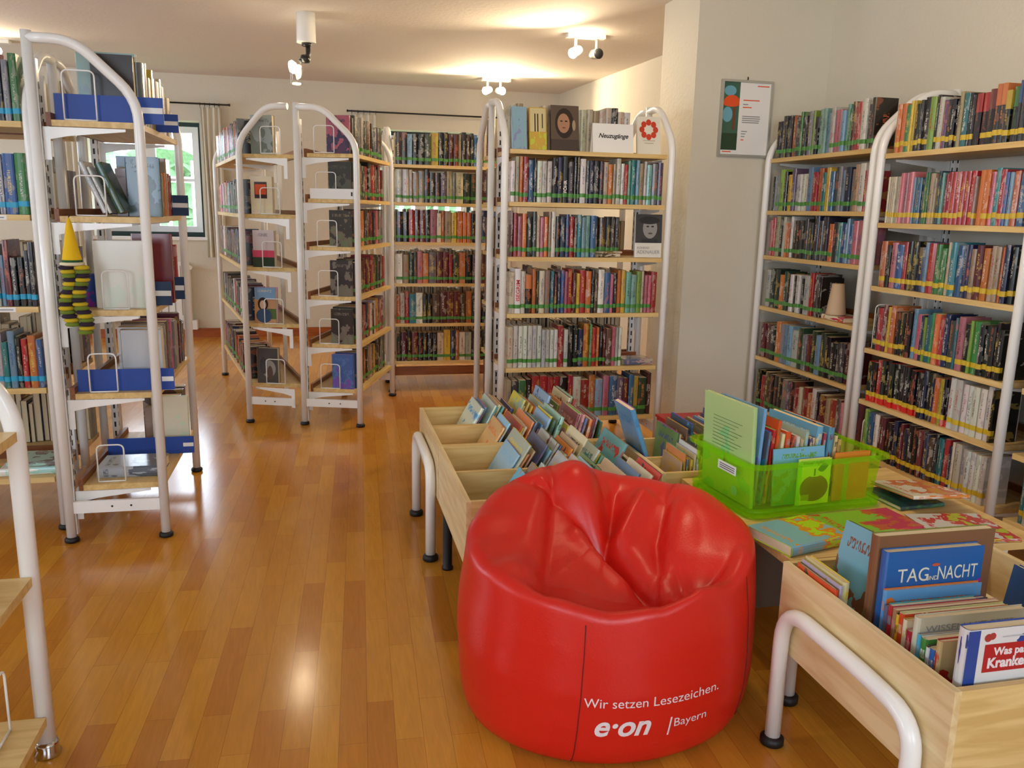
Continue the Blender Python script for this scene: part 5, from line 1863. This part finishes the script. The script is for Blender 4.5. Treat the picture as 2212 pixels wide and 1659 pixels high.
NT, NS, NP = 220, 46, 64
bm_ = MB()
prof = [(0.0, 0.0), (0.80, 0.0), (0.875, 0.008), (0.93, 0.03), (0.965, 0.07), (0.99, 0.14), (1.0, 0.24), (0.985, 0.36), (0.955, 0.46)]


def ring(th, s):
    """side profile: s 0..1 from the floor rim to the shoulder"""
    zs = shoulder(th)
    zz = zs * s
    q = zz / zs * 0.46
    for (r0, z0), (r1, z1) in zip(prof[1:], prof[2:]):
        if z0 <= q <= z1 + 1e-9:
            u = (q - z0) / (z1 - z0)
            rr = r0 + (r1 - r0) * u
            break
    else:
        rr = 0.955
    wob = 0.006 * sin(3 * th + 9 * s) * s + 0.005 * sin(23 * zz + 2 * th) * max(0, 1 - abs(s - 0.5) * 2)
    return rr + wob, zz


rows = []
for j in range(NS + 1):
    s_ = (j / NS) ** 0.9
    row = []
    for i in range(NT):
        th = 2 * pi * i / NT
        rr, zz = ring(th, s_)
        row.append(Vector((rr * RX * cos(th), rr * RY * sin(th), zz)))
    rows.append(row)
for j in range(1, NP):
    p_ = j / NP
    row = []
    for i in range(NT):
        th = 2 * pi * i / NT
        r0, zs = ring(th, 1.0)
        rho = (1 - p_)
        rho_r = rho
        if p_ < 0.08:                       # rounded shoulder
            a = p_ / 0.08 * pi / 2
            rho_r = 1 - 0.075 * (1 - cos(a))
            lift = 0.03 * sin(a)
        else:
            rho_r = (1 - 0.075) * (1 - (p_ - 0.08) / 0.92)
            lift = 0.03 * max(0, 1 - (p_ - 0.08) / 0.3)
        u, v = r0 * rho_r * RX * cos(th), r0 * rho_r * RY * sin(th)
        row.append(Vector((u, v, top_h(u, v, zs, rho_r) + lift)))
    rows.append(row)
for row in rows:
    bm_.v += row
nr = len(rows)
for j in range(nr - 1):
    for i in range(NT):
        i2 = (i + 1) % NT
        bm_.face([j * NT + i, j * NT + i2, (j + 1) * NT + i2, (j + 1) * NT + i], smooth=True)
c_top = len(bm_.v)
bm_.v.append(sum(rows[-1], Vector()) / NT)
for i in range(NT):
    bm_.face([(nr - 1) * NT + i, (nr - 1) * NT + (i + 1) % NT, c_top], smooth=True)
bm_.face([i for i in range(NT)][::-1])
bg_ = thing('beanbag', 'big slumped red leatherette beanbag with white lettering on the parquet', 'beanbag', T(BX, BY, 0.001))
body = bm_.build('bag', LEATHER, bg_)
sm = body.modifiers.new('smooth', 'SMOOTH')
sm.factor = 0.5
sm.iterations = 2
bpy.context.view_layer.update()
dg = bpy.context.evaluated_depsgraph_get()
ev = body.evaluated_get(dg)
me_ = ev.to_mesh()
BV = BVHTree.FromPolygons([v.co.copy() for v in me_.vertices], [tuple(p.vertices) for p in me_.polygons])
ev.to_mesh_clear()


def on_bag(x, z, dx=0.25, off=0.0012):
    """point of the bag's front at local x (measured at y=-0.3) and height z"""
    o = Vector((x - dx * 0.7, -1.0, z))
    d = Vector((dx, 1, 0)).normalized()
    loc, nor, _, _ = BV.ray_cast(o, d)
    if loc is None:
        return None
    return loc + nor * off


def seam(pts, name='seam'):
    q = [p for p in (on_bag(x, z, dx, 0.0004) for x, z, dx in pts) if p is not None]
    mb = MB()
    mb.tube(q, 0.0016, 6)
    mb.build(name, SEAM, bg_)


seam([(-0.19 + 0.02 * (z / 0.44), z, 0.05) for z in [0.02 + 0.42 * k / 30 for k in range(30)]])
seam([(0.33 + 0.02 * sin(k / 30 * 3), 0.06 + 0.42 * k / 30, -0.25) for k in range(31)])


def bag_text(body_s, size, x, z, mat, name, shear=0, bold=0.0, sx=1.0, slope=0.0):
    o = text(body_s, size, mat, bg_, Matrix.Identity(4), name, 'LEFT', 0.0, shear, bold, sx)
    me = o.data
    import bmesh
    b = bmesh.new()
    b.from_mesh(me)
    bmesh.ops.triangulate(b, faces=b.faces[:])
    for _ in range(2):
        bmesh.ops.subdivide_edges(b, edges=[e for e in b.edges if e.calc_length() > size * 0.12], cuts=1)
        bmesh.ops.triangulate(b, faces=b.faces[:])
    for v in b.verts:
        p = on_bag(x + v.co.x, z + v.co.y + slope * v.co.x, 0.25)
        if p is not None:
            v.co = p
    b.to_mesh(me)
    b.free()
    me.update()


bag_text('Wir setzen Lesezeichen.', 0.0385, -0.165, 0.205, WHITEINK, 'printed_slogan')
bag_text('e·on', 0.086, -0.14, 0.122, WHITEINK, 'printed_logo', 0.3, 0.0022, 1.0)
bag_text('|', 0.06, 0.062, 0.122, WHITEINK, 'printed_logo', 0.15)
bag_text('Bayern', 0.036, 0.082, 0.132, WHITEINK, 'printed_logo')
